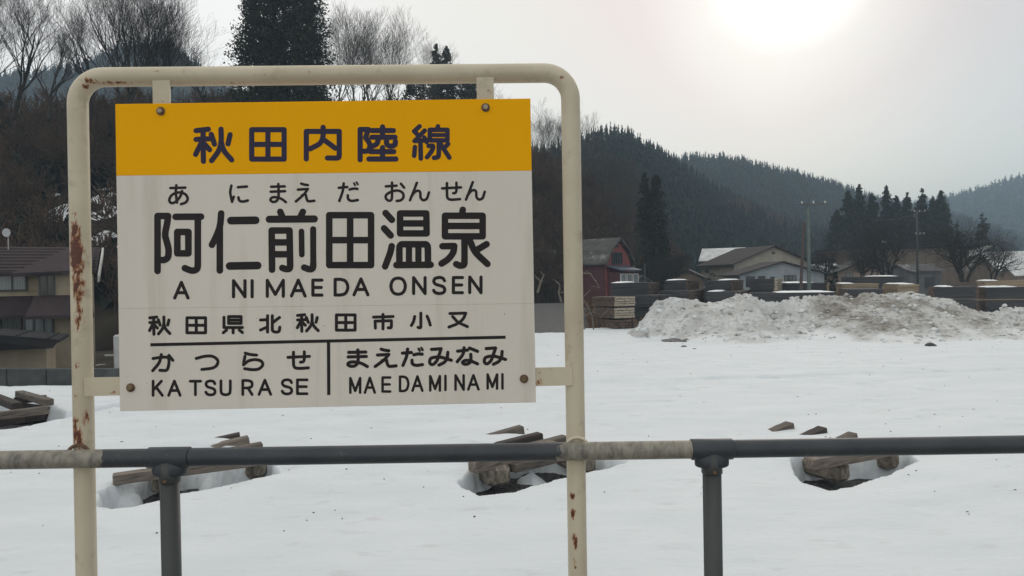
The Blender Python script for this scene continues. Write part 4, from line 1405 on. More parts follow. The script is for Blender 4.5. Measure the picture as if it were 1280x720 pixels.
def wire(label, a, b, sag, r=0.012):
    m = MB()
    P = []
    for k in range(21):
        s_ = k / 20
        p = np.array(a) * (1 - s_) + np.array(b) * s_
        p[2] -= sag * 4 * s_ * (1 - s_)
        P.append(p)
    m.tube(P, r, 4)
    o = m.build('overhead_wire', MT['trim_dark'], None)
    return tag(o, label, 'wire')


p1 = at(1012, 255, 54)
p2 = at(1148, 264, 96)
wire('upper thin wire from the green pole to the black pole', p1 + np.array([0.6, -0.1, 0.1]), p2 + np.array([0.3, 0, 0]), 1.2)
wire('lower thin wire running right from the black pole', p2 + np.array([0, 0, -0.2]), at(1500, 292, 110), 1.0)


# ------------------------------------------------------------------ lumber stacks
def lumber(label, x0, x1, x2, yt, yb, Y, side, end, courses=5, snow=False, theta=24, flip=False, gaps=(), grounded=True):
    """side face from x0 to x1, end face from x1 to x2 (photo columns); corner nearest at x1"""
    c = at(x1, (yt + yb) / 2, Y)
    zt = float(at(x1, yt, Y)[2])
    zb_ = float(at(x1, yb, Y)[2])
    th = R(theta)
    ds = np.array([-math.cos(th), math.sin(th)])
    de = np.array([math.sin(th), math.cos(th)])

    def solve(px, dr):
        tn = ray(px, 360)[0] / ray(px, 360)[1]
        return (tn * c[1] - c[0]) / (dr[0] - tn * dr[1])
    Ls = abs(solve(x0, ds))
    Le = max(0.5, abs(solve(x2, de)))
    ctr = c[:2] + ds * Ls / 2 + de * Le / 2
    t_ = thing('lumber_stack', label, 'lumber', (ctr[0], ctr[1], zb_), math.atan2(-ds[1], -ds[0]), 'stacks of sawn boards behind the snow pile')
    H = zt - zb_
    ch = H / courses
    low_ = 0
    if grounded:                       # carry the stack down to the yard
        low_ = int(math.ceil(max(0.0, zb_ + 0.45) / ch))
    for k in range(-low_, courses):
        g = 0.012 if k not in gaps else 0.07
        j = random.uniform(-0.05, 0.05)
        b = MB()
        b.box((j, random.uniform(-0.03, 0.03), ch * (k + 0.5) - g / 2), (Ls + random.uniform(-0.06, 0.06), Le, ch - g))
        o = b.build('board_layer', MT[side], t_)
        o.data.materials.append(MT[end])
        o.data.polygons[1].material_index = 1
        o.data.polygons[0].material_index = 1
        # single board ends, proud by different amounts
        e_ = MB()
        nb = max(2, int(Le / 0.16))
        for q in range(nb):
            e_.box((Ls / 2 + random.uniform(0.03, 0.10), -Le / 2 + Le * (q + 0.5) / nb, ch * (k + 0.5) - g / 2 + 0.002), (0.16, Le / nb - 0.02, (ch - g) * random.uniform(0.75, 0.95)))
        tag(e_.build('board_ends', MT[end], t_), kind='stuff')
    if snow:
        n_ = 14
        V, Fc = [], []
        f0, f1 = snow
        X0, X1 = -Ls / 2 + Ls * f0, -Ls / 2 + Ls * f1
        prof = [(0.0, -0.01), (0.02, 0.03), (0.10, 0.06), (0.5, 0.075), (0.90, 0.06), (0.98, 0.03), (1.0, -0.01)]
        for i in range(n_):
            s_ = i / (n_ - 1)
            ef = min(1.0, 0.25 + 4.0 * min(s_, 1 - s_))
            for (u, v) in prof:
                V.append((X0 + (X1 - X0) * s_, -Le / 2 - 0.05 + (Le + 0.1) * u, H + v * ef * random.uniform(0.8, 1.2) * 1.1 + 0.002))
        for i in range(n_ - 1):
            for k in range(6):
                Fc.append((i * 7 + k, i * 7 + k + 1, i * 7 + k + 8, i * 7 + k + 7))
        Fc.append(tuple(range(7)))
        Fc.append(tuple(range((n_ - 1) * 7 + 6, (n_ - 1) * 7 - 1, -1)))
        MB().add(V, Fc).build('snow_cap', MT['snow_cap'], t_, smooth=True)
    return t_


lumber('pale board stack with brown end grain beside the right post, top tier', 740, 768, 792, 371, 383, 45.0, 'board_brown', 'board_pale', 4, theta=62, grounded=False)
lumber('pale board stack with brown end grain beside the right post, middle tier', 741, 768, 791, 385, 398, 45.0, 'board_brown', 'board_pale', 4, theta=62, grounded=False)
lumber('brown stack of rough boards at the bottom beside the right post', 738, 770, 794, 400, 414, 45.1, 'board_brown', 'board_brown', 4, theta=62)
lumber('dark grey board stack half buried by the left end of the snow pile', 792, 812, 842, 369, 384, 47.6, 'board_grey', 'board_grey', 5, theta=40, grounded=False)
lumber('dark board stack under the grey one at the left end of the snow pile', 792, 814, 850, 385, 408, 47.8, 'board_grey', 'board_grey', 5, theta=40)
lumber('long dark stack with a tan end below the red house', 764, 811, 822, 353, 368, 50, 'board_grey', 'board_brown', 6, (0.0, 0.35), theta=18)
lumber('dark stack with a brown end below the brown cottage', 830, 857, 872, 350, 362, 52, 'board_grey', 'board_brown', 4, (0.1, 0.5))
lumber('low dark stack peeping over the left peak of the snow pile', 824, 862, 878, 363, 376, 50, 'board_grey', 'board_brown', 4)
lumber('dark stack with a rust-brown end below the cream house', 880, 914, 927, 350, 362, 52, 'board_grey', 'board_brown', 5, (0.5, 0.9))
lumber('low dark stack between the two left peaks of the snow pile', 882, 922, 938, 364, 378, 50, 'board_grey', 'board_brown', 4, (0.05, 0.5))
lumber('near-black stack with a pale end before the blue-walled house', 938, 968, 976, 348, 363, 54, 'board_grey', 'board_pale', 5)
lumber('long dark low stack in front of the utility pole', 940, 1044, 1058, 365, 380, 50, 'board_grey', 'board_brown', 4, (0.3, 1.0), theta=14)
lumber('dark stack behind the utility pole with snow along its top', 978, 1034, 1050, 353, 364, 58, 'board_grey', 'board_tan', 4, (0.1, 0.7), theta=14)
lumber('tan stack with a snow slab right of the utility pole', 1052, 1096, 1106, 354, 360, 60, 'board_tan', 'board_tan', 3, (0.0, 0.35), theta=14)
lumber('dark grey stack right of the long low one, behind the pile crest', 1059, 1104, 1122, 361, 376, 51, 'board_grey', 'board_brown', 5, theta=18)
lumber('blue-grey stack highest in the row, in front of the wide bare tree', 1072, 1128, 1162, 345, 354, 64, 'board_grey', 'board_grey', 4, (0.55, 0.9), theta=14)
lumber('tan stack with a thick snow slab in the middle of the row', 1122, 1146, 1171, 355, 372, 53, 'board_tan', 'board_tan', 5, (0.1, 0.9), theta=14)
lumber('large dark stack right of the tan one, upper tier', 1168, 1220, 1231, 358, 373, 46, 'board_grey', 'board_brown', 6, (0.15, 0.45), theta=14, grounded=False)
lumber('large dark stack right of the tan one, lower tier', 1168, 1221, 1231, 375, 396, 46, 'board_grey', 'board_brown', 6, theta=14)
lumber('large dark stack at the right edge, upper tier', 1232, 1310, 1325, 358, 373, 46, 'board_grey', 'board_brown', 6, (0.0, 0.5), theta=10, grounded=False)
lumber('large dark stack at the right edge, lower tier', 1232, 1310, 1325, 375, 397, 46, 'board_grey', 'board_brown', 6, theta=10)
lumber('tan stack of fresh boards behind the stacks at the right edge', 1230, 1300, 1312, 350, 357, 52, 'board_tan', 'board_tan', 3, (0.0, 0.25), theta=10)


# ------------------------------------------------------------------ snow pile
def snow_pile():
    tops = [(790, 416), (797, 408), (806, 395), (818, 380), (834, 370), (850, 369), (868, 372), (885, 378), (905, 374), (925, 368.5), (940, 371), (955, 378), (975, 379), (1000, 376), (1030, 371), (1060, 373),
            (1085, 368), (1100, 366), (1120, 369), (1145, 366), (1160, 371), (1185, 374), (1205, 383), (1225, 392), (1240, 393), (1262, 386), (1285, 386), (1330, 380), (1400, 384), (1600, 390)]
    Yc = 39.0
    P = np.array([at(a, b, Yc) for a, b in tops])
    nx, nyy = 620, 130
    X = np.linspace(P[0, 0] - 0.3, P[-1, 0], nx)
    H = np.interp(X, P[:, 0], P[:, 2], left=0)
    H = H * sstep(P[0, 0] - 0.3, P[0, 0] + 0.5, X)
    t = np.linspace(-1, 1, nyy)
    XX, T = np.meshgrid(X, t)
    HH = np.tile(H, (nyy, 1))
    wf = (5.5 + 6.4 * fbm(XX, XX * 0, 0.22, 4, 5)) * sstep(P[0, 0] - 0.6, P[0, 0] + 6, XX) + 1.0
    wb = 3.0
    YY = Yc + np.where(T < 0, T * wf, T * wb)
    prof = np.where(T < 0, (1 - np.clip(-T, 0, 1) ** 1.05) * 0.70 + 0.30 * (1 - np.clip(-T, 0, 1)) ** 3, (1 - T ** 1.6))
    Z = HH * prof
    amp = np.clip(prof * 1.6, 0, 1) * np.clip(HH, 0, 1)
    big = np.abs(fbm(XX, YY, 0.45, 3, 70)) * -1.3 + 0.16
    rough_ = 0.35 + 1.3 * sstep(0.35, 0.7, vnoise(XX, YY, 0.22, 79))
    mid = (np.abs(fbm(XX, YY, 1.9, 3, 74)) * -0.5 + 0.06) * rough_
    fine = fbm(XX, YY, 6.0, 3, 78) * 0.26 * rough_
    Z = Z + amp * (np.where(np.abs(T) < 0.06, 0.4, 1.0) * big + mid + fine)
    Z = Z - 0.30 * (np.abs(T) > 0.985) - 0.04
    V = np.stack([XX, YY, Z], -1).reshape(-1, 3)
    Fc = grid_faces(nyy, nx)
    me_ = mesh_from('snow_pile', V, Fc, False)
    dirt = sstep(0.0, 0.25, prof + 0.5 * fbm(XX, YY, 0.6, 4, 90)) * (0.62 + 0.38 * sstep(0.3, 0.6, vnoise(XX, YY, 0.16, 93)))
    me_.attributes.new('dirt', 'FLOAT', 'POINT').data.foreach_set('value', dirt.ravel().astype(np.float32))
    tag(obj('snow_pile', me_, MT['dirty_snow']), kind='structure')
    # clods of crusted snow scattered over and around the pile
    rng = np.random.default_rng(8)
    Vs, Fs = [], []
    off = 0
    ico = [(0, 0, 1), (0.894, 0, 0.447), (0.276, 0.851, 0.447), (-0.724, 0.526, 0.447), (-0.724, -0.526, 0.447), (0.276, -0.851, 0.447),
           (0.724, 0.526, -0.447), (-0.276, 0.851, -0.447), (-0.894, 0, -0.447), (-0.276, -0.851, -0.447), (0.724, -0.526, -0.447), (0, 0, -1)]
    fi = np.array([(0, 1, 2), (0, 2, 3), (0, 3, 4), (0, 4, 5), (0, 5, 1), (1, 6, 2), (2, 7, 3), (3, 8, 4), (4, 9, 5), (5, 10, 1), (2, 6, 7), (3, 7, 8), (4, 8, 9), (5, 9, 10), (1, 10, 6), (11, 7, 6), (11, 8, 7), (11, 9, 8), (11, 10, 9), (11, 6, 10)])
    ico = np.array(ico)
    for k in range(1500):
        i = rng.integers(10, nx - 5)
        j = rng.integers(3, 80)
        p = np.array([XX[j, i], YY[j, i], Z[j, i]])
        s_ = 0.03 + 0.16 * rng.random() ** 3
        v = ico * (s_ * rng.uniform(0.6, 1.3, (12, 1))) * np.array([1.2, 1.0, 0.7]) + p
        Vs.append(v)
        Fs.append(fi + off)
        off += 12
    mc = mesh_from('snow_clods', np.concatenate(Vs), np.concatenate(Fs))
    mc.attributes.new('dirt', 'FLOAT', 'POINT').data.foreach_set('value', np.repeat(rng.uniform(0.0, 1.0, off // 12), 12).astype(np.float32))
    tag(obj('snow_clods', mc, MT['dirty_snow']), 'frozen dirty snow clods littering the front of the snow pile', 'snow clods', kind='stuff')


snow_pile()


def rock(label, px, py, sx, sy, sz, seed, m='rock', name='rock'):
    p = gnd(px, py, 0.0)
    rng = np.random.default_rng(seed)
    V, Fc = [], []
    n_ = 16
    for j in range(7):
        for i in range(n_):
            a = 2 * math.pi * i / n_
            e_ = j / 6 * math.pi / 2
            r_ = math.cos(e_) * rng.uniform(0.82, 1.12) + 0.02
            V.append((sx * r_ * math.cos(a), sy * r_ * math.sin(a), sz * math.sin(e_) * rng.uniform(0.8, 1.1) - 0.05))
    for j in range(6):
        for i in range(n_):
            Fc.append((j * n_ + i, j * n_ + (i + 1) % n_, (j + 1) * n_ + (i + 1) % n_, (j + 1) * n_ + i))
    o = MB().add(V, Fc).build(name, MT[m], None, (p[0], p[1], 0.06))
    return tag(o, label, 'rock')


rock('grey flat rock poking out of the snow left of the pile foot', 842, 427, 0.62, 0.55, 0.14, 1)
rock('small grey rock just right of the flat rock', 855, 434, 0.13, 0.15, 0.07, 2)
rock('tiny grey stone farthest right of the flat rock', 868, 437, 0.10, 0.12, 0.05, 3)
rock('black lump lying in the snow before the right part of the pile', 1163, 433, 0.22, 0.25, 0.14, 4, 'gravel')
rock('dark lump lodged in the face of the pile at the right', 1130, 397, 0.15, 0.2, 0.9, 5, 'gravel')

# dead branches and brush at the left of the lumber
def driftwood(label, pts, Y, r, seed):
    p0 = at(*pts[0], Y)
    rng = random.Random(seed)
    t_ = thing('dead_branch', label, 'branch', p0)
    P = [at(a, b, Y) - p0 for a, b in pts]
    n = len(P)
    MB().tube(P, [r * (1 - 0.7 * i / (n - 1)) for i in range(n)], 6).build('stem', MT['dead_wood'], t_, smooth=True)
    for k in range(3):
        q = P[1 + k % (n - 1)]
        d = np.array([rng.uniform(-0.5, 0.5), rng.uniform(-0.2, 0.2), rng.uniform(0.0, 0.5)])
        MB().tube([q, q + d * 0.6, q + d], [r * 0.5, r * 0.35, r * 0.15], 5).build('twig', MT['dead_wood'], t_)
    return t_


driftwood('pale stump root leaning in the gap between board and right post', [(672, 366), (676, 352), (680, 344)], 42, 0.09, 1)
driftwood('orange-brown broken stem at the foot of the right post', [(702, 378), (698, 366), (700, 356)], 42, 0.07, 2)
driftwood('pale arched dead branch right of the right post', [(722, 341), (738, 342), (744, 351), (750, 360)], 42, 0.05, 3)
driftwood('thin forked dead branch in front of the brown boards', [(742, 412), (740, 394), (732, 378), (728, 372)], 35, 0.035, 4)
driftwood('thin twig crossing the brown boards beside the right post', [(730, 395), (742, 390), (752, 396)], 35, 0.03, 5)
# brown brush bank behind the road
rng = np.random.default_rng(5)
Vs = []
for k in range(2600):
    px = rng.uniform(738, 800)
    Y = rng.uniform(46, 62)
    base = at(px, 350, Y)
    z = -0.6 + 2.0 * max(0, 1 - abs(Y - 56) / 9) * sstep(805, 735, px) if False else -0.5 + 1.7 * math.exp(-((Y - 56) / 6.0) ** 2) * float(np.clip((790 - px) / 60, 0, 1))
    d = rng.normal(0, 0.35, 2)
    hgt = rng.uniform(0.5, 1.3)
    w_ = 0.035
    b = np.array([base[0], Y, z - 0.1])
    Vs.append([b + [-w_, 0, 0], b + [w_, 0, 0], b + [d[0] + w_ * 0.3, d[1], hgt], b + [d[0] - w_ * 0.3, d[1], hgt]])
V = np.array(Vs).reshape(-1, 3)
tag(obj('dry_brush', mesh_from('dry_brush', V, np.arange(len(V)).reshape(-1, 4)), MT['dry_grass']), 'brown dry brush on the bank behind the road', 'brush', kind='stuff')
# bank under the brush
xs = np.linspace(3, 13, 80)
ys = np.linspace(44, 68, 40)
X, Y_ = np.meshgrid(xs, ys)
pxs = 640 + F * X / Y_
Z = -0.55 + 1.7 * np.exp(-((Y_ - 56) / 6.0) ** 2) * np.clip((790 - pxs) / 60, 0, 1) * np.clip((pxs - 728) / 14, 0, 1) - 0.1
V = np.stack([X, Y_, Z], -1).reshape(-1, 3)
tag(obj('earth_bank', mesh_from('earth_bank', V, grid_faces(*X.shape), True), MT['dry_grass']), kind='structure')


# ------------------------------------------------------------------ sleeper heaps
def sleeper(label, a, b, wdt, hgt, m, group, rollx=0.0, name='railway_sleeper'):
    a = np.array(a, float)
    b = np.array(b, float)
    d = b - a
    L = float(np.linalg.norm(d))
    c = (a + b) / 2
    rz = math.atan2(d[1], d[0])
    ty = -math.asin(d[2] / L)
    me = MB().bbox((0, 0, 0), (L, wdt, hgt), 0.012, 0, 0, 0.004, nx=6)
    o = me.build(name, MT[m], None, c, (rollx, ty, rz))
    return tag(o, label, 'sleeper', group)


def log_support(label, a, b, r, m, group):
    a = np.array(a, float)
    b = np.array(b, float)
    d = b - a
    L = float(np.linalg.norm(d))
    c = (a + b) / 2
    t_ = MB().bbox((0, 0, 0), (L, r * 2.1, r * 1.75), r * 0.32, 0, 0, 0.014, nx=7)
    o = t_.build('support_block', MT[m], None, c, (0, -math.asin(d[2] / L), math.atan2(d[1], d[0])))
    return tag(o, label, 'block', group)


def Q(px, py, z):
    return gnd(px, py, z)


def by_right(px, py, z, L, dz=0.0, turn=0.0):
    """timber ends: right end seen at a pixel, body running back along the heap direction"""
    r_ = Q(px, py, z)
    c, s_ = math.cos(turn), math.sin(turn)
    d = np.array([E1[0] * c - E1[1] * s_, E1[0] * s_ + E1[1] * c, 0])
    l_ = r_ - d * L
    l_[2] += dz
    return l_, r_


def by_left(px, py, z, L, dz=0.0, turn=0.0):
    l_ = Q(px, py, z)
    c, s_ = math.cos(turn), math.sin(turn)
    d = np.array([E1[0] * c - E1[1] * s_, E1[0] * s_ + E1[1] * c, 0])
    r_ = l_ + d * L
    r_[2] += dz
    return l_, r_


def support(label, px, py, z, L, r):
    e_ = Q(px, py, z)
    b = e_ - np.array([E2[0], E2[1], 0]) * L
    return log_support(label, e_, b, r, 'log_end', 'old timbers half buried in snow')


g_ = 'old timbers half buried in snow'
W2 = (0.20, 0.15)
# heap under the left railing tee
n0 = ' of the heap behind the left railing tee'
support('block under the left end' + n0, 205, 606, -0.17, 1.5, 0.16)
support('block under the right end' + n0, 322, 588, -0.14, 1.5, 0.16)
sleeper('front tan timber' + n0, *by_left(141, 599, 0.03, 2.2, 0.03), 0.20, 0.16, 'timber_tan', g_)
sleeper('second timber from the front' + n0, *by_right(328, 558, 0.10, 2.3, -0.20), *W2, 'timber', g_)
sleeper('third timber from the front' + n0, *by_right(311, 549.5, 0.14, 2.2, -0.32), *W2, 'timber_tan', g_)
sleeper('backmost dark timber' + n0, *by_right(300, 544.5, 0.13, 2.1, -0.32, -0.12), 0.2, 0.12, 'timber_dark', g_)
# heap behind the right frame post
n0 = ' of the heap behind the right frame post'
support('block under the left end' + n0, 626, 596, -0.14, 1.5, 0.19)
support('block under the right end' + n0, 735, 581, -0.14, 1.5, 0.18)
sleeper('front tan timber' + n0, *by_left(590, 584, 0.06, 1.75, 0.08, 0.22), 0.22, 0.18, 'timber_tan', g_)
sleeper('grey timber second from the front' + n0, *by_right(707, 549, 0.12, 2.0, -0.15, 0.10), *W2, 'timber', g_)
sleeper('dark timber third from the front' + n0, *by_right(676, 546, 0.13, 2.1, -0.22, 0.02), 0.20, 0.17, 'timber_dark', g_)
sleeper('backmost timber' + n0, *by_right(653, 537, 0.15, 2.1, -0.34, -0.06), 0.20, 0.17, 'timber', g_)
sleeper('low grey timber between the blocks' + n0, *by_left(640, 585, -0.05, 1.1, 0.0, 0.25), 0.2, 0.14, 'timber', g_)
# heap right of the right railing post
n0 = ' of the heap right of the right railing tee'
support('block under the left end' + n0, 1056, 592, -0.18, 1.4, 0.155)
support('block under the right end' + n0, 1118, 577, -0.14, 1.5, 0.155)
sleeper('front tan timber' + n0, *by_left(1012, 580, 0.05, 1.9, 0.04, -0.05), 0.20, 0.17, 'timber_tan', g_)
sleeper('grey timber nearly snowed in' + n0, *by_right(1067, 545, 0.10, 1.3, -0.26), 0.20, 0.15, 'timber', g_)
# two lone timber tips in the snow beyond the third heap
for k, (px, py, lb) in enumerate([(978, 532, 'left of two timber tips poking from the snow'), (1019, 538, 'right of two timber tips poking from the snow')]):
    a = gnd(px + 10, py, 0.02)
    b = a - np.array([E1[0], E1[1], 0.22]) * 0.8
    sleeper(lb, b, a, 0.22, 0.16, ['timber', 'timber_dark'][k], 'old timbers half buried in snow')

# fourth heap at the left edge
g_ = 'old timbers half buried in snow'
h4 = HEAP4


sleeper('upper short timber tilted across the heap at the left edge', Q(24, 492, 0.32), Q(62, 503, 0.26), 0.20, 0.16, 'timber', g_)
sleeper('upper left timber of the heap at the left edge', Q(-40, 484, 0.34), Q(22, 508, 0.20), 0.22, 0.18, 'timber_dark', g_)
sleeper('long grey timber of the heap at the left edge', Q(-50, 526, 0.10), Q(61, 512, 0.16), 0.22, 0.18, 'timber', g_)
sleeper('lowest long timber of the heap at the left edge', Q(-60, 538, -0.10), Q(28, 523, -0.08), 0.24, 0.20, 'timber_dark', g_)
sleeper('short block on end at the back of the heap at the left edge', Q(20, 500, 0.12), Q(56, 498, 0.16), 0.18, 0.16, 'timber_dark', g_)


sleeper('dark buried timber under the long grey one at the left edge', Q(-70, 530, -0.28), Q(58, 517, -0.26), 0.5, 0.30, 'timber_dark', g_)
sleeper('dark block shaping the snow-free slope at the right tip of the heap at the left edge', Q(20, 508, 0.02), Q(76, 516, -0.30), 0.34, 0.24, 'timber_dark', g_)  # sleeper-shaped block stands in for a dark snow-free slope

# ------------------------------------------------------------------ station sign
# pose fitted to the photograph's corners
SO = np.array([-0.53623, 2.14684, 3.08957])
YAW, TILT, SR = R(1.0664), R(0.792), R(0.0556)
ax_ = np.array([math.cos(YAW), math.sin(YAW), 0])
nn_ = np.array([-math.sin(YAW), math.cos(YAW), 0])
az_ = np.array([0, 0, 1.0])
az2 = az_ * math.cos(TILT) + nn_ * math.sin(TILT)
AX = ax_ * math.cos(SR) + az2 * math.sin(SR)
AZ = az2 * math.cos(SR) - ax_ * math.sin(SR)
AN = np.cross(AZ, AX) * -1.0
AN = np.cross(AX, AZ) * -1.0       # away from the viewer (+Y)
if AN[1] < 0:
    AN = -AN
PLAT = 1.45


def uv(px, py, n=0.0):
    """local sign coordinates (u, v) of a photo pixel on the plane n behind the board face"""
    d = ray(px, py)
    o = SO + AN * n
    t = np.dot(o - CAM, AN) / np.dot(d, AN)
    q = CAM + d * t - SO
    return float(q @ AX), float(q @ AZ)


sign = thing('station_sign', 'yellow and white Japanese station name board in a rusty cream pipe frame', 'sign', (0, 0, 0))
base_w = SO + AZ * ((PLAT - SO[2]) / AZ[2])
Mw = Matrix(((AX[0], AN[0], AZ[0]), (AX[1], AN[1], AZ[1]), (AX[2], AN[2], AZ[2])))
sign.location = tuple(base_w)
sign.rotation_euler = Mw.to_euler()
VB = float((SO - base_w) @ AZ)      # board centre height above the empty


def LV(u, v, n=0.0):
    return (u, n, v + VB)


PN = 0.034                    # pipe axis behind the board face


def wear_left(q):
    """rust on the frame: blotches by local position"""
    u, v = q[0], q[2] - VB
    best = 0.0
    for (cu, cv, su, sv, a) in RUST:
        d = ((u - cu) / su) ** 2 + ((v - cv) / sv) ** 2
        if d < 9:
            best = max(best, a * math.exp(-d))
    if q[1] > PN + 0.012:
        best *= 0.7
    return best


def ruv(px, py, sx, sy, a):
    u, v = uv(px, py, PN)
    k = 1.2 / 520
    return (u, v, sx * k * 1.7, sy * k * 1.25, a * 1.13)


RUST = [ruv(101, 318, 7, 34, 0.72), ruv(100, 290, 5.5, 16, 0.64), ruv(103, 356, 6, 24, 0.62), ruv(105, 395, 5, 20, 0.5), ruv(105, 385, 3.5, 26, 0.52), ruv(99, 335, 3, 18, 0.6), ruv(105, 372, 4, 12, 0.6), ruv(104, 412, 3, 8, 0.45),
        ruv(101, 268, 5, 8, 0.47), ruv(103, 455, 3, 5, 0.70), ruv(101, 492, 3, 4, 0.62), ruv(100, 525, 4, 8, 0.60), ruv(103, 542, 6, 14, 0.66), ruv(107, 550, 4, 12, 0.60), ruv(112, 520, 3, 14, 0.50),
        ruv(116, 700, 2, 3, 0.6), ruv(118, 103, 10, 5, 0.52), ruv(112, 110, 4, 4, 0.62), ruv(150, 105.5, 30, 2.2, 0.52), ruv(702, 100, 8, 5, 0.48), ruv(720, 116, 3, 6, 0.40),
        ruv(714, 618, 2.5, 6, 0.70), ruv(716, 640, 3.0, 9, 0.66), ruv(718, 672, 3.0, 14, 0.60), ruv(717, 700, 3.0, 10, 0.50), ruv(716, 588, 3, 4, 0.5), ruv(714, 560, 3, 3, 0.45),
        ruv(200, 92, 6, 3, 0.42), ruv(330, 97, 14, 4, 0.38), ruv(390, 93, 5, 5, 0.42), ruv(610, 101, 10, 3, 0.45), ruv(300, 105, 40, 2, 0.42)]


def frame():
    # straight legs and top bar through the measured pixels
    l0, l1 = np.array(uv(97.5, 140, PN)), np.array(uv(108, 705, PN))
    r0, r1 = np.array(uv(713.5, 140, PN)), np.array(uv(722, 705, PN))
    t0, t1 = np.array(uv(160, 96.3, PN)), np.array(uv(640, 91.8, PN))

    def isect(a, b, c, d):
        A = np.array([[b[0] - a[0], -(d[0] - c[0])], [b[1] - a[1], -(d[1] - c[1])]])
        s_ = np.linalg.solve(A, c - a)
        return a + (b - a) * s_[0]
    cl = isect(l0, l1, t0, t1)
    cr_ = isect(r0, r1, t0, t1)
    rad = 0.078

    def arc(c, din, dout, n=12):
        # fillet from direction din (toward corner) to dout (away from the corner)
        P = []
        for i in range(n + 1):
            s_ = i / n
            a = c - din * rad
            b = c + dout * rad
            th = s_ * math.pi / 2
            P.append(c - din * rad + din * rad * math.sin(th) + dout * rad * (1 - math.cos(th)))
        return P
    dl = (cl - l1) / np.linalg.norm(cl - l1)
    dt = (cr_ - cl) / np.linalg.norm(cr_ - cl)
    dr = (r1 - cr_) / np.linalg.norm(r1 - cr_)
    bl = cl - dl * ((cl[1] + VB) / dl[1])
    br = cr_ + dr * (-(cr_[1] + VB) / dr[1])
    pts = []
    n = 150
    s_ = cl - dl * rad
    for i in range(n):
        pts.append(bl + (s_ - bl) * i / n)
    pts += arc(cl, dl, dt)
    e_ = cr_ - dt * rad
    s0 = pts[-1]
    for i in range(1, 100):
        pts.append(s0 + (e_ - s0) * i / 100)
    pts += arc(cr_, dt, dr)
    s0 = pts[-1]
    for i in range(1, n + 1):
        pts.append(s0 + (br - s0) * i / n)
    m = MB()
    m.tube([LV(p[0], p[1], PN) for p in pts], 0.0282, 28, wear=wear_left)
    return m.build('pipe_frame', MT['cream_paint'], sign, smooth=True, wear=True), cl, dl, cr_, dr


fr_, CL, DL, CR, DR = frame()


def plate(name, x0, y0, x1, y1, n0, n1, m, wear=0.0, rusty=False):
    """plate between photo pixels; n0..n1 depth range"""
    a = uv(x0, y0)
    b = uv(x1, y1)
    o = MB()
    NX, NZ = 10, 8
    us = np.linspace(a[0], b[0], NX)
    vs = np.linspace(b[1], a[1], NZ)
    V = []
    for n_ in (n0, n1):
        for v in vs:
            for u in us:
                V.append(LV(u, v, n_))
    Fc = []
    for j in range(NZ - 1):
        for i in range(NX - 1):
            q = j * NX + i
            Fc.append((q, q + 1, q + NX + 1, q + NX))
            q += NX * NZ
            Fc.append((q, q + NX, q + NX + 1, q + 1))
    K = NX * NZ
    for i in range(NX - 1):
        Fc.append((i, i + K, i + 1 + K, i + 1))
        t = (NZ - 1) * NX + i
        Fc.append((t, t + 1, t + 1 + K, t + K))
    for j in range(NZ - 1):
        t = j * NX
        Fc.append((t, t + NX, t + NX + K, t + K))
        t = j * NX + NX - 1
        Fc.append((t, t + K, t + NX + K, t + NX))
    W = []
    for v in V:
        w_ = 0.0
        if rusty:
            for (ru, rv, su, sv, am) in rusty:
                d = ((v[0] - ru) / su) ** 2 + ((v[2] - VB - rv) / sv) ** 2
                w_ = max(w_, am * math.exp(-d))
        W.append(w_)
    o.add(V, Fc, W)
    return o.build(name, m, sign, wear=True)


plate('bracket', 189.5, 100, 212, 160, 0.005, 0.011, MT['cream_paint'], rusty=[ruv(200, 109, 10, 2, 0.42)])
plate('bracket', 595.5, 96, 618, 155, 0.005, 0.011, MT['cream_paint'], rusty=[ruv(612, 119, 4, 7, 0.56), ruv(600, 104, 14, 2, 0.55)])
plate('bracket', 104, 472.5, 180, 494, 0.005, 0.011, MT['cream_paint'], rusty=[ruv(118, 482, 4, 8, 0.48), ruv(146, 489, 5, 4, 0.52)])
plate('bracket', 640, 460.5, 716, 482, 0.005, 0.011, MT['cream_paint'], rusty=[ruv(673, 476, 5, 7, 0.60), ruv(672, 465, 3, 3, 0.5)])


def board_quad(name, c4, n0, n1, m):
    """panel with given pixel corners tl,tr,br,bl and small rounded-over edge"""
    P = [uv(*p) for p in c4]
    cx = sum(p[0] for p in P) / 4
    cy = sum(p[1] for p in P) / 4
    V = []
    for (n_, k) in ((n0 + 0.0006, 0.0), (n0, 0.0009), (n1, 0.0)):
        for p in P:
            V.append(LV(p[0] + (cx - p[0]) / abs(cx - p[0]) * k, p[1] + (cy - p[1]) / abs(cy - p[1]) * k, n_))
    Fc = [(4, 7, 6, 5), (8, 9, 10, 11)]
    for i in range(4):
        j = (i + 1) % 4
        Fc += [(4 + i, 4 + j, j, i), (i, j, 8 + j, 8 + i)]
    return MB().add(V, Fc).build(name, m, sign)


sf = ((150 - 144) / 384.0, (670 - 663) / 380.0)


def lx(y):
    return 144 + (y - 130) * sf[0]


def rx(y):
    return 663 + (y - 123) * sf[1]


yb_l, yb_r = 219.5, 213.2
YP = board_quad('yellow_panel', [(lx(130), 130), (rx(123), 123), (rx(yb_r), yb_r), (lx(yb_l), yb_l)], 0.0, 0.004, MT['yellow_enamel'])
ym_l, ym_r = 386.0, 379.5
WP = board_quad('white_panel', [(lx(yb_l), yb_l + 0.1), (rx(yb_r), yb_r + 0.1), (rx(ym_r), ym_r), (lx(ym_l), ym_l)], 0.0001, 0.004, MT['white_enamel'])
LP = board_quad('white_panel', [(lx(ym_l), ym_l + 0.12), (rx(ym_r), ym_r + 0.12), (670, 503), (150, 514)], 0.0001, 0.004, MT['white_enamel'])


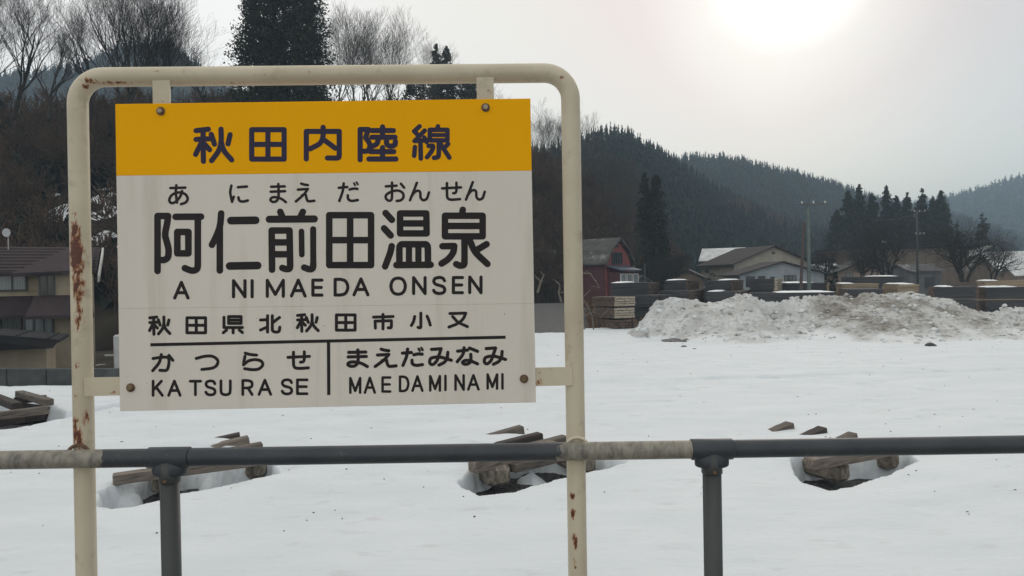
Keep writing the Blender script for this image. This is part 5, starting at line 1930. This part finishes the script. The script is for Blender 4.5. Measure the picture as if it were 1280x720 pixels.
# bolts
def bolt(px, py, m, ring):
    u, v = uv(px, py)
    o = MB()
    o.tube([LV(u, v, -0.0002), LV(u, v, -0.0025)], 0.0125, 20)
    b = o.build('washer', MT[ring], sign, smooth=True)
    h_ = MB()
    h_.tube([LV(u, v, -0.0026), LV(u, v, -0.0085), LV(u, v, -0.0100)], [0.0090, 0.0090, 0.0074], 6)
    h_.build('bolt', MT[m], b)


bolt(201, 139, 'bolt', 'rust')
bolt(607, 134.5, 'bolt', 'rust')
bolt(163.5, 484.5, 'bolt_brass', 'rust')
bolt(655, 473.5, 'bolt_brass', 'rust')

def speck(px, py, r):
    u, v = uv(px, py)
    P = [LV(u + r * random.uniform(0.7, 1.2) * math.cos(a * math.pi / 4), v + r * random.uniform(0.7, 1.2) * math.sin(a * math.pi / 4), -0.00025) for a in range(8)]
    MB().add(P, [tuple(range(7, -1, -1))]).build('paint_chip', MT['rust'], sign)


for q in ((630.5, 392.5, 0.0018), (405.5, 407, 0.0016), (321, 397.5, 0.0012), (286, 372, 0.0010), (184, 479, 0.0012), (160, 470, 0.0012), (203, 127, 0.0016)):
    speck(*q)

# ------------------------------------------------------------------ lettering (rounded gothic, drawn stroke by stroke)
G = {}


def g(ch, *strokes):
    G[ch] = strokes


g('秋', '7,10 37,6', '7,34 42,32', '24,8 25,94', '22,38 6,75', '28,47 40,62', '44,20 52,47', '90,21 85,46', '~68,6 68,40 62,65 45,92', '~68,40 76,66 94,90')
g('田', '0,0 100,0 100,100 0,100 0,0', '50,0 50,100', '0,50 100,50')
g('内', '0,13 0,100', '0,13 100,13', '100,13 100,88', '~100,84 99,94 92,97 64,97', '~51,0 51,26 42,50 12,68', '54,40 88,66')
g('陸', '8,11 8,93', '8,11 28,11', '28,11 21,33', '~21,33 30,48 31,60 25,69 12,70', '36,14 88,14', '62,4 62,32', '36,32 92,32', '~52,36 48,50 36,57', '~72,36 72,50 80,56 91,53 93,44',
  '62,60 62,90', '33,71 89,71', '29,91 94,91')
g('線', 'w0.88 19,4 5,18', 'w0.88 5,18 15,29', 'w0.88 32,16 8,44', 'w0.88 6,46 33,44', 'w0.88 31,36 37,49', 'w0.9 21,44 22,96', 'w0.88 7,63 5,88', 'w0.88 66,4 63,14', 'w0.88 45,14 90,14 90,44 45,44 45,14', 'w0.8 45,29 90,29',
  'w0.9 ~68,44 68,80 66,91 56,94', 'w0.88 ~42,60 53,60 50,74 38,92', 'w0.9 70,50 95,93', 'w0.88 92,54 80,68')
g('阿', '272,96 272,420', '272,96 334,96', '~334,96 328,140 317,205 327,250 336,290 334,335 314,354 285,355', '378,101 527,100', '508,101 508,386', '~508,380 503,408 474,418 432,403', '388,190 453,190 453,316 388,316 388,190')
g('仁', '~644,78 637,150 616,212 590,265', '636,150 636,418', 'w1.18 701,121 845,119', 'w1.18 694,391 857,388')
g('前', '998,70 1010,100', '1130,70 1116,100', 'w1.1 934,114 1197,112', '948,180 1052,180', '948,180 950,411', '1052,180 1056,390', '~1056,380 1052,404 1032,407 1010,400', '948,250 1052,250', '948,320 1052,320',
  'w0.85 1122,185 1124,322', 'w0.92 1190,172 1191,385', '~1191,375 1187,402 1168,408 1138,398')
g('温', 'w1.02 388,78 425,118', 'w1.02 379,168 418,210', '~424,273 414,315 385,393', '474,80 630,80 632,198 474,198 474,80', '474,139 632,139', '~470,385 470,290 474,270 484,262', '484,262 628,262', '~628,262 636,270 639,290 640,385', 'w0.95 527,265 527,385', 'w0.95 583,265 583,385', '452,385 656,383')
g('泉', '845,56 840,90', '740,92 962,92 962,215 740,215 740,92', '740,153 962,153', '855,215 855,375', '~855,368 850,386 828,390 806,381', '725,274 795,273', '~795,273 788,312 760,350 720,378', '~885,238 920,310 990,380', '985,262 928,296')
g('県', '583,68 583,142 718,142', '617,63 708,63 708,112 617,112 617,63', '617,88 708,88', '650,142 650,180', '602,160 578,180', '695,160 718,178')
g('北', '848,88 890,86', '900,58 900,172', '848,158 895,138', '935,58 935,150', '~935,145 939,165 965,172 985,165 990,138', '988,70 940,105')
g('市', '373,103 373,197', '316,121 434,117', '327,192 325,147 424,144 424,178', '~424,172 421,189 405,190')
g('小', '597,100 597,183', '~597,176 594,188 580,186', '~560,120 553,150 540,174', '~635,118 645,142 654,172')
g('又', '768,103 866,100', '~866,100 850,135 815,165 762,187', '~785,122 820,157 876,184')
g('あ', '192,75 300,72', '~235,55 231,110 240,182', '~277,98 262,140 225,180 195,185 184,160 205,125 250,108 296,118 318,150 305,180 270,194')
g('に', '~636,58 628,110 641,178', '641,178 654,140', '685,70 750,65', '~688,145 695,168 720,176 757,168')
g('ま', '925,65 1025,62', '922,102 1028,98', '~978,45 980,100 978,148 962,173 938,178 920,165 930,147 960,143 1000,155 1034,180')
g('え', '~1142,45 1165,52 1192,56', '1118,88 1192,84', '~1192,84 1160,125 1103,173', '~1148,130 1174,122 1182,150 1195,171 1240,168')
g('だ', '136,72 198,66', '~172,38 164,100 140,172', '~215,85 245,78 272,80', '~202,130 205,158 230,172 274,166', 'w0.75 247,36 255,52', 'w0.75 266,29 275,46')
g('お', '480,65 558,60', '~525,38 525,100 522,158 500,168 480,150 485,125 520,104 565,95 600,110 609,140 590,165 560,170', '590,46 613,74')
g('ん', '~705,35 685,90 655,167', '~664,140 690,105 715,95 730,110 732,145 750,166 777,155 793,108')
g('せ', '886,75 1027,68', '~993,35 993,85 986,106 968,110', '~922,38 922,100 927,143 955,155 1020,151')
g('か', '~241,369 290,362 328,362 339,378 335,418 322,440 283,440', '~292,345 278,395 239,442', '338,350 363,380')
g('つ', '~499,366 550,352 595,353 624,378 618,410 590,428 532,436')
g('ら', '~790,338 820,346 858,350', '~789,357 783,385 780,408', '~780,408 810,385 850,377 884,385 895,408 872,432 835,437 787,431')
g('み', '658,315 716,311', '~716,311 705,345 690,385 665,409 647,398 655,370 700,362 740,370 778,382', '~757,333 752,370 735,395 703,412')
g('な', '813,325 874,318', '~852,304 845,345 811,391', '~885,306 910,316 934,326', '~893,345 893,385 880,402 855,406 843,395 860,383 890,385 934,404')
g('A', '0,100 50,0 100,100', '17,66 83,66')
g('N', '0,100 0,0 100,100 100,0')
g('I', '50,0 50,100')
g('M', '0,100 0,0 50,88 100,0 100,100')
g('E', '100,0 0,0 0,100 100,100', '0,49 92,49')
g('D', '45,0 0,0 0,100 45,100', '~45,0 82,12 100,50 82,88 45,100')
g('O', '~50,0 15,12 0,50 15,88 50,100 85,88 100,50 85,12 50,0')
g('S', '~96,20 80,4 45,0 12,8 4,27 20,42 50,49 84,58 98,76 85,94 50,100 16,94 2,80')
g('K', '0,0 0,100', '90,0 0,64', '33,42 100,100')
g('T', '0,0 100,0', '50,0 50,100')
g('U', '0,0 0,62', '~0,60 8,90 50,100 92,90 100,60', '100,62 100,0')
g('R', '0,100 0,0 55,0', '~55,0 90,8 100,26 90,45 55,53', '55,53 0,53', '55,53 100,100')


def catmull(P, n=7):
    P = np.array(P, float)
    closed = np.allclose(P[0], P[-1])
    Q_ = np.vstack([P[-2] if closed else 2 * P[0] - P[1], P, P[1] if closed else 2 * P[-1] - P[-2]])
    o = []
    for i in range(1, len(Q_) - 2):
        a, b, c, d = Q_[i - 1], Q_[i], Q_[i + 1], Q_[i + 2]
        for k in range(n):
            t = k / n
            o.append(0.5 * ((2 * b) + (-a + c) * t + (2 * a - 5 * b + 4 * c - d) * t * t + (-a + 3 * b - 3 * c + d) * t ** 3))
    o.append(Q_[-2])
    return np.array(o)


def glyph_strokes(ch):
    out_ = []
    for s_ in G[ch]:
        wm = 1.0
        if s_.startswith('w'):
            a, s_ = s_.split(' ', 1)
            wm = float(a[1:])
        cv = s_.startswith('~')
        P = [tuple(map(float, q.split(','))) for q in s_.lstrip('~').split()]
        if cv:
            out_.append((wm, catmull(P)))
        else:
            for i in range(len(P) - 1):
                out_.append((wm, np.array([P[i], P[i + 1]])))
    return out_


def put_text(label, items, w, m, panel):
    """ (label: what the line says) items: (char, x0, y0, x1, y1) outer pixel box in the photograph; w: stroke width in pixels"""
    for (ch, x0, y0, x1, y1) in items:
        mb = MB()
        st = glyph_strokes(ch)
        allp = np.concatenate([s_[1] for s_ in st])
        mn, mx_ = allp.min(0), allp.max(0)
        r_ = w / 2
        bx = (x0 + r_, y0 + r_, x1 - r_, y1 - r_)
        lay = 0
        # shear of the board in the picture (verticals lean, lines rise)
        cxm, cym = (x0 + x1) / 2, (y0 + y1) / 2
        for (wm, P) in st:
            Q_ = np.zeros_like(P)
            for d in range(2):
                rg = mx_[d] - mn[d]
                if rg < 1e-6:
                    Q_[:, d] = (bx[d] + bx[d + 2]) / 2
                else:
                    Q_[:, d] = bx[d] + (P[:, d] - mn[d]) / rg * (bx[d + 2] - bx[d])
            if len(Q_) > 8 or wm < 0:
                chunks = [Q_[i:i + 7] for i in range(0, len(Q_) - 1, 6)]
            else:
                chunks = [Q_]
            for C_ in chunks:
                if len(C_) < 2:
                    continue
                U = np.array([uv(*q) for q in C_])
                ww = wm * r_ * 1.2 / 519.5
                n = -0.00035 - lay * 0.00002
                lay += 1
                T = np.gradient(U, axis=0)
                T /= np.linalg.norm(T, axis=1, keepdims=True) + 1e-12
                Nn = np.stack([-T[:, 1], T[:, 0]], 1)
                out_ = []
                K = 8
                # left side forward, end cap, right side back, start cap
                for i in range(len(U)):
                    out_.append(U[i] + Nn[i] * ww)
                a0 = math.atan2(Nn[-1][1], Nn[-1][0])
                for k in range(1, K):
                    a = a0 - math.pi * k / K
                    out_.append(U[-1] + ww * np.array([math.cos(a), math.sin(a)]))
                for i in range(len(U) - 1, -1, -1):
                    out_.append(U[i] - Nn[i] * ww)
                a0 = math.atan2(-Nn[0][1], -Nn[0][0])
                for k in range(1, K):
                    a = a0 - math.pi * k / K
                    out_.append(U[0] + ww * np.array([math.cos(a), math.sin(a)]))
                L = len(U)
                V = [LV(p_[0], p_[1], n) for p_ in out_]
                # faces: quads along + fans for the caps
                Fc = []
                ridx = lambda i: L + (K - 1) + (L - 1 - i)
                for i in range(L - 1):
                    Fc.append((i, ridx(i), ridx(i + 1), i + 1)[::1])
                Fc.append(tuple([L - 1] + [L + k for k in range(K - 1)] + [ridx(L - 1)])[::-1])
                s0 = L + (K - 1) + L
                Fc.append(tuple([ridx(0)] + [s0 + k for k in range(K - 1)] + [0])[::-1])
                mb.add(V, Fc)
        o = mb.build('character', MT[m], panel)


put_text('line name in navy characters on the yellow band', [('秋', 241.3, 158.2, 293, 205), ('田', 311.4, 158.8, 358.5, 202.2), ('内', 379.6, 155.8, 427.4, 202), ('陸', 446.9, 155.3, 498.2, 203), ('線', 514.4, 154.6, 565, 201.5)], 6.6, 'navy_ink', YP)
put_text('small hiragana above the station name', [('あ', 210, 230, 236.4, 256.8), ('に', 286.2, 230.3, 311.5, 254), ('ま', 336.4, 228.4, 359.1, 254.4), ('え', 368.2, 227.8, 394.6, 253.5), ('だ', 421.8, 226.1, 449, 252.8),
          ('お', 480.4, 226.6, 506.8, 252.8), ('ん', 510.8, 226.8, 537.9, 252), ('せ', 551, 226.7, 577.9, 251.3), ('ん', 580.8, 226, 607.6, 251.2)], 3.4, 'ink', WP)
put_text('large station name in black characters', [('阿', 192.8, 265.8, 255.5, 342.9), ('仁', 260.8, 262.6, 326.2, 342.3), ('前', 332.5, 260.6, 397.1, 341.3), ('田', 407.4, 264.8, 468, 335.5), ('温', 476, 262.2, 542.5, 337.2), ('泉', 547.8, 258, 613.4, 336.2)], 8.3, 'ink', WP)


def latin(row):
    return [(c, a, b, c_, d) for c, a, b, c_, d in row]


put_text('station name in spaced Latin capitals', [('A', 216.4, 350.9, 237.1, 374.5), ('N', 289.9, 348.8, 308.3, 373), ('I', 313.1, 348.8, 317.3, 373), ('M', 332.1, 348.4, 356.2, 372.4), ('A', 362.3, 348.2, 383.4, 372), ('E', 389.1, 348.1, 404.5, 370.9),
          ('D', 416.9, 347.1, 436.9, 370.8), ('A', 440.5, 346.6, 461.9, 370.6), ('O', 486.6, 345.6, 508.7, 369.8), ('N', 515, 345, 533.4, 368.9), ('S', 540, 344.8, 558, 368.9), ('E', 564.7, 344.9, 580.1, 367.9), ('N', 585.1, 344.3, 603.3, 367.8)], 4.1, 'ink', WP)
put_text('prefecture and town in small black characters', [('秋', 185, 394.4, 214.3, 419.8), ('田', 231.8, 395.3, 258.9, 417.9), ('県', 277.2, 393.8, 305, 417.9), ('北', 323.7, 392.7, 351.7, 417), ('秋', 369.7, 391.4, 399.7, 416.1),
          ('田', 418.6, 391.7, 445.8, 414.6), ('市', 465, 391, 493.3, 413), ('小', 512.3, 389.5, 539.8, 411.7), ('又', 559.2, 389.4, 586.2, 410.8)], 3.9, 'ink', LP)
put_text('previous station in hiragana, lower left', [('か', 189, 441.2, 218.1, 465.2), ('つ', 243.4, 443, 274.4, 463.7), ('ら', 302.5, 439.4, 330.5, 464), ('せ', 358, 437.8, 388.8, 462.4)], 3.9, 'ink', LP)
put_text('next station in hiragana, lower right', [('ま', 432.7, 435.3, 461.3, 460.2), ('え', 466.9, 434.4, 497.2, 460.2), ('だ', 500.9, 432.8, 530.4, 458.8), ('み', 535, 433.8, 566.2, 458.4), ('な', 569.5, 432.6, 599, 457.3), ('み', 603.3, 432.8, 634, 457.4)], 4.2, 'ink', LP)
put_text('previous station in Latin capitals', [('K', 189.6, 474.6, 204.8, 496.1), ('A', 209, 474.5, 227, 496), ('T', 236, 474.7, 252.6, 495.2), ('S', 255.6, 474.3, 270.7, 495.4), ('U', 274.4, 474.2, 289.7, 495.2), ('R', 301.7, 473.8, 317, 495), ('A', 322, 473.4, 340.2, 494.8),
          ('S', 351, 472.9, 366.5, 494.2), ('E', 370, 473, 385.6, 493.9)], 3.6, 'ink', LP)
put_text('next station in Latin capitals', [('M', 436.3, 470.9, 451.8, 492.5), ('A', 454.5, 470.6, 470.1, 492.4), ('E', 476.6, 470.2, 489.4, 491), ('D', 498.4, 469.2, 512, 490.4), ('A', 514, 468.9, 529.6, 490), ('M', 536.2, 468.5, 551.5, 489.8), ('I', 555.2, 468.2, 558.5, 489),
          ('N', 567.8, 467.5, 581.2, 488.7), ('A', 583.7, 467.4, 599.8, 488.4), ('M', 607.9, 466.4, 623, 487.3), ('I', 626.3, 466.2, 629.8, 487.2)], 3.3, 'ink', LP)


def bar(x0, y0, x1, y1, w_, n=-0.0003):
    a = np.array(uv(x0, y0))
    b = np.array(uv(x1, y1))
    t = (b - a) / np.linalg.norm(b - a)
    nn = np.array([-t[1], t[0]]) * w_ / 2 * 1.2 / 519.5
    P = [a + nn, b + nn, b - nn, a - nn]
    return [LV(p[0], p[1], n) for p in P]


MB().add(bar(188, 431, 632, 421.5, 4.0), [(3, 2, 1, 0)]).build('ruled_line', MT['ink'], LP)
MB().add(bar(410.7, 428, 411, 493.8, 4.2, -0.00028), [(0, 1, 2, 3)]).build('ruled_line', MT['ink'], LP)

# ------------------------------------------------------------------ railing
RY0 = 2.080


def railY(px):
    X = (px - 640) / F * 2.09
    return 2.147 + (X + 0.536) * math.tan(YAW) - 0.0565 + PN


def rail_pt(px):
    py = 575.2 + (555.4 - 575.2) * px / 1280.0
    return at(px, py, railY(px))


RO = rail_pt(640)
railing = thing('platform_railing', 'dark grey pipe railing with scraped beige stretches in front of the sign', 'railing', (RO[0], RO[1], PLAT))
ro3 = np.array([RO[0], RO[1], PLAT])


def bare_spots(q):
    X = q[0] + ro3[0]
    Y = q[1] + ro3[1]
    px = 640 + F * X / Y
    w1 = 1 - sstep(108, 142, px)
    w2 = sstep(672, 712, px) * (1 - sstep(862, 872, px))
    return float(0.9 * max(w1, w2))


tees = (211.5, 889.5)
secs = [(-420, tees[0] - 20), (tees[0] + 20, tees[1] - 18), (tees[1] + 18, 1750)]
for (a, b) in secs:
    P = []
    n = int((b - a) / 8)
    for i in range(n + 1):
        P.append(rail_pt(a + (b - a) * i / n) - ro3)
    MB().tube(P, 0.0262, 24, wear=bare_spots).build('rail_pipe', MT['rail_paint'], railing, smooth=True, wear=True)
for tx in tees:
    c = rail_pt(tx) - ro3
    a = rail_pt(tx - 26) - ro3
    b = rail_pt(tx + 26) - ro3
    tm = MB()
    tm.tube([a, a + (b - a) * 0.02, b - (b - a) * 0.02, b], [0.0285, 0.0303, 0.0303, 0.0285], 28)
    f_ = tm.build('tee_fitting', MT['rail_paint'], railing, smooth=True, wear=True)
    dn = np.array([0, 0, -1.0])
    # gusset between sleeve and socket
    t = (b - a) / np.linalg.norm(b - a)
    gm = MB()
    gm.tube([c + dn * 0.005, c + dn * 0.044, c + dn * 0.048, c + dn * 0.051], [0.0500, 0.0495, 0.0475, 0.042], 28)
    gm.v = [(x, (y - c[1]) * 0.58 + c[1], z) for x, y, z in gm.v]
    gm.build('saddle', MT['rail_paint'], f_, smooth=True)
    sm = MB()
    sm.tube([c + dn * 0.01, c + dn * 0.068, c + dn * 0.071], [0.0300, 0.0300, 0.0275], 24)
    sm.build('socket', MT['post_paint'], f_, smooth=True)
    scm = MB()
    scm.tube([c + np.array([0.0, -0.028, -0.060]), c + np.array([0.0, -0.033, -0.060])], 0.005, 6)
    scm.build('set_screw', MT['rust'], f_)
    pm = MB()
    pm.tube([c + dn * 0.064, (c[0], c[1], 0.006)], 0.0268, 24)
    pm.build('post', MT['post_paint'], railing, smooth=True)
    bm_ = MB()
    bm_.tube([(c[0], c[1], 0.0), (c[0], c[1], 0.012)], 0.07, 24)
    bm_.build('foot_plate', MT['post_paint'], railing, smooth=True)
# more posts outside the frame so the rail is carried
for tx in (-380, 1590):
    c = rail_pt(tx) - ro3
    MB().tube([c, (c[0], c[1], 0.0)], 0.0268, 16).build('post', MT['post_paint'], railing, smooth=True)

# pipe saddles tying the frame legs to the rail
for side, (cc, dd) in enumerate(((CL, DL), (CR, DR))):
    px = (104.5, 719.5)[side]
    rp = rail_pt(px)
    q = rp - base_w
    v = float(q @ AZ) - VB
    s_ = (v - cc[1]) / dd[1]
    u = cc[0] + dd[0] * s_
    P = []
    n = 16
    n_rail = float(q @ AN)
    for i in range(n + 1):
        a = math.pi * i / n
        rr_ = 0.0335
        P.append(LV(u - rr_ * math.cos(a), v + 0.004 + 0.032 * math.sin(a), PN - 0.030 + 0.0 * a))
    MB().tube(P, 0.0050, 8).build('tie_band', MT['cream_paint'] if side else MT['rust'], sign, smooth=True, wear=True)

# ------------------------------------------------------------------ haze
hz = MB().box((0, 1100, 110), (5200, 3400, 232))
o = hz.build('haze', None)
m = bpy.data.materials.new('haze_air')
m.use_nodes = True
m.node_tree.nodes.clear()
mo = nd(m.node_tree, 'ShaderNodeOutputMaterial')
pv = nd(m.node_tree, 'ShaderNodeVolumePrincipled')
pv.inputs['Color'].default_value = (0.58, 0.76, 0.92, 1)
pv.inputs['Density'].default_value = 0.00060
pv.inputs['Anisotropy'].default_value = 0.0
ln(m.node_tree, pv.outputs[0], mo.inputs['Volume'])
o.data.materials.append(m)
tag(o, 'thin bluish winter haze filling the valley', 'haze', kind='stuff')
bpy.context.view_layer.update()

# chips, needles and bark crumbs blown over the snow
rng = np.random.default_rng(77)
n = 260
Yd = 9 + 27 * rng.random(n) ** 1.2
Xd = Yd * rng.uniform(-0.8, 0.8, n)
Zd = snow_z(Xd, Yd)
k = Zd > -0.15
Xd, Yd, Zd = Xd[k], Yd[k], Zd[k]
n = len(Xd)
L = rng.uniform(0.006, 0.022, n) * (0.4 + Yd / 18)
W = L * rng.uniform(0.2, 0.6, n)
th = rng.uniform(0, np.pi, n)
ca, sa = np.cos(th), np.sin(th)
V = []
for sx, sy, dz in ((-1, -1, 0), (1, -1, 0), (1, 1, 0.0), (-1, 1, 0.0)):
    V.append(np.stack([Xd + sx * L * ca - sy * W * sa, Yd + sx * L * sa + sy * W * ca, Zd + 0.006 + sy * 0.006], 1))
V = np.stack(V, 1).reshape(-1, 3)
tag(obj('snow_debris', mesh_from('snow_debris', V, np.arange(len(V)).reshape(-1, 4)), MT['timber_dark']), 'dark chips and needles scattered over the snow', 'debris', kind='stuff')
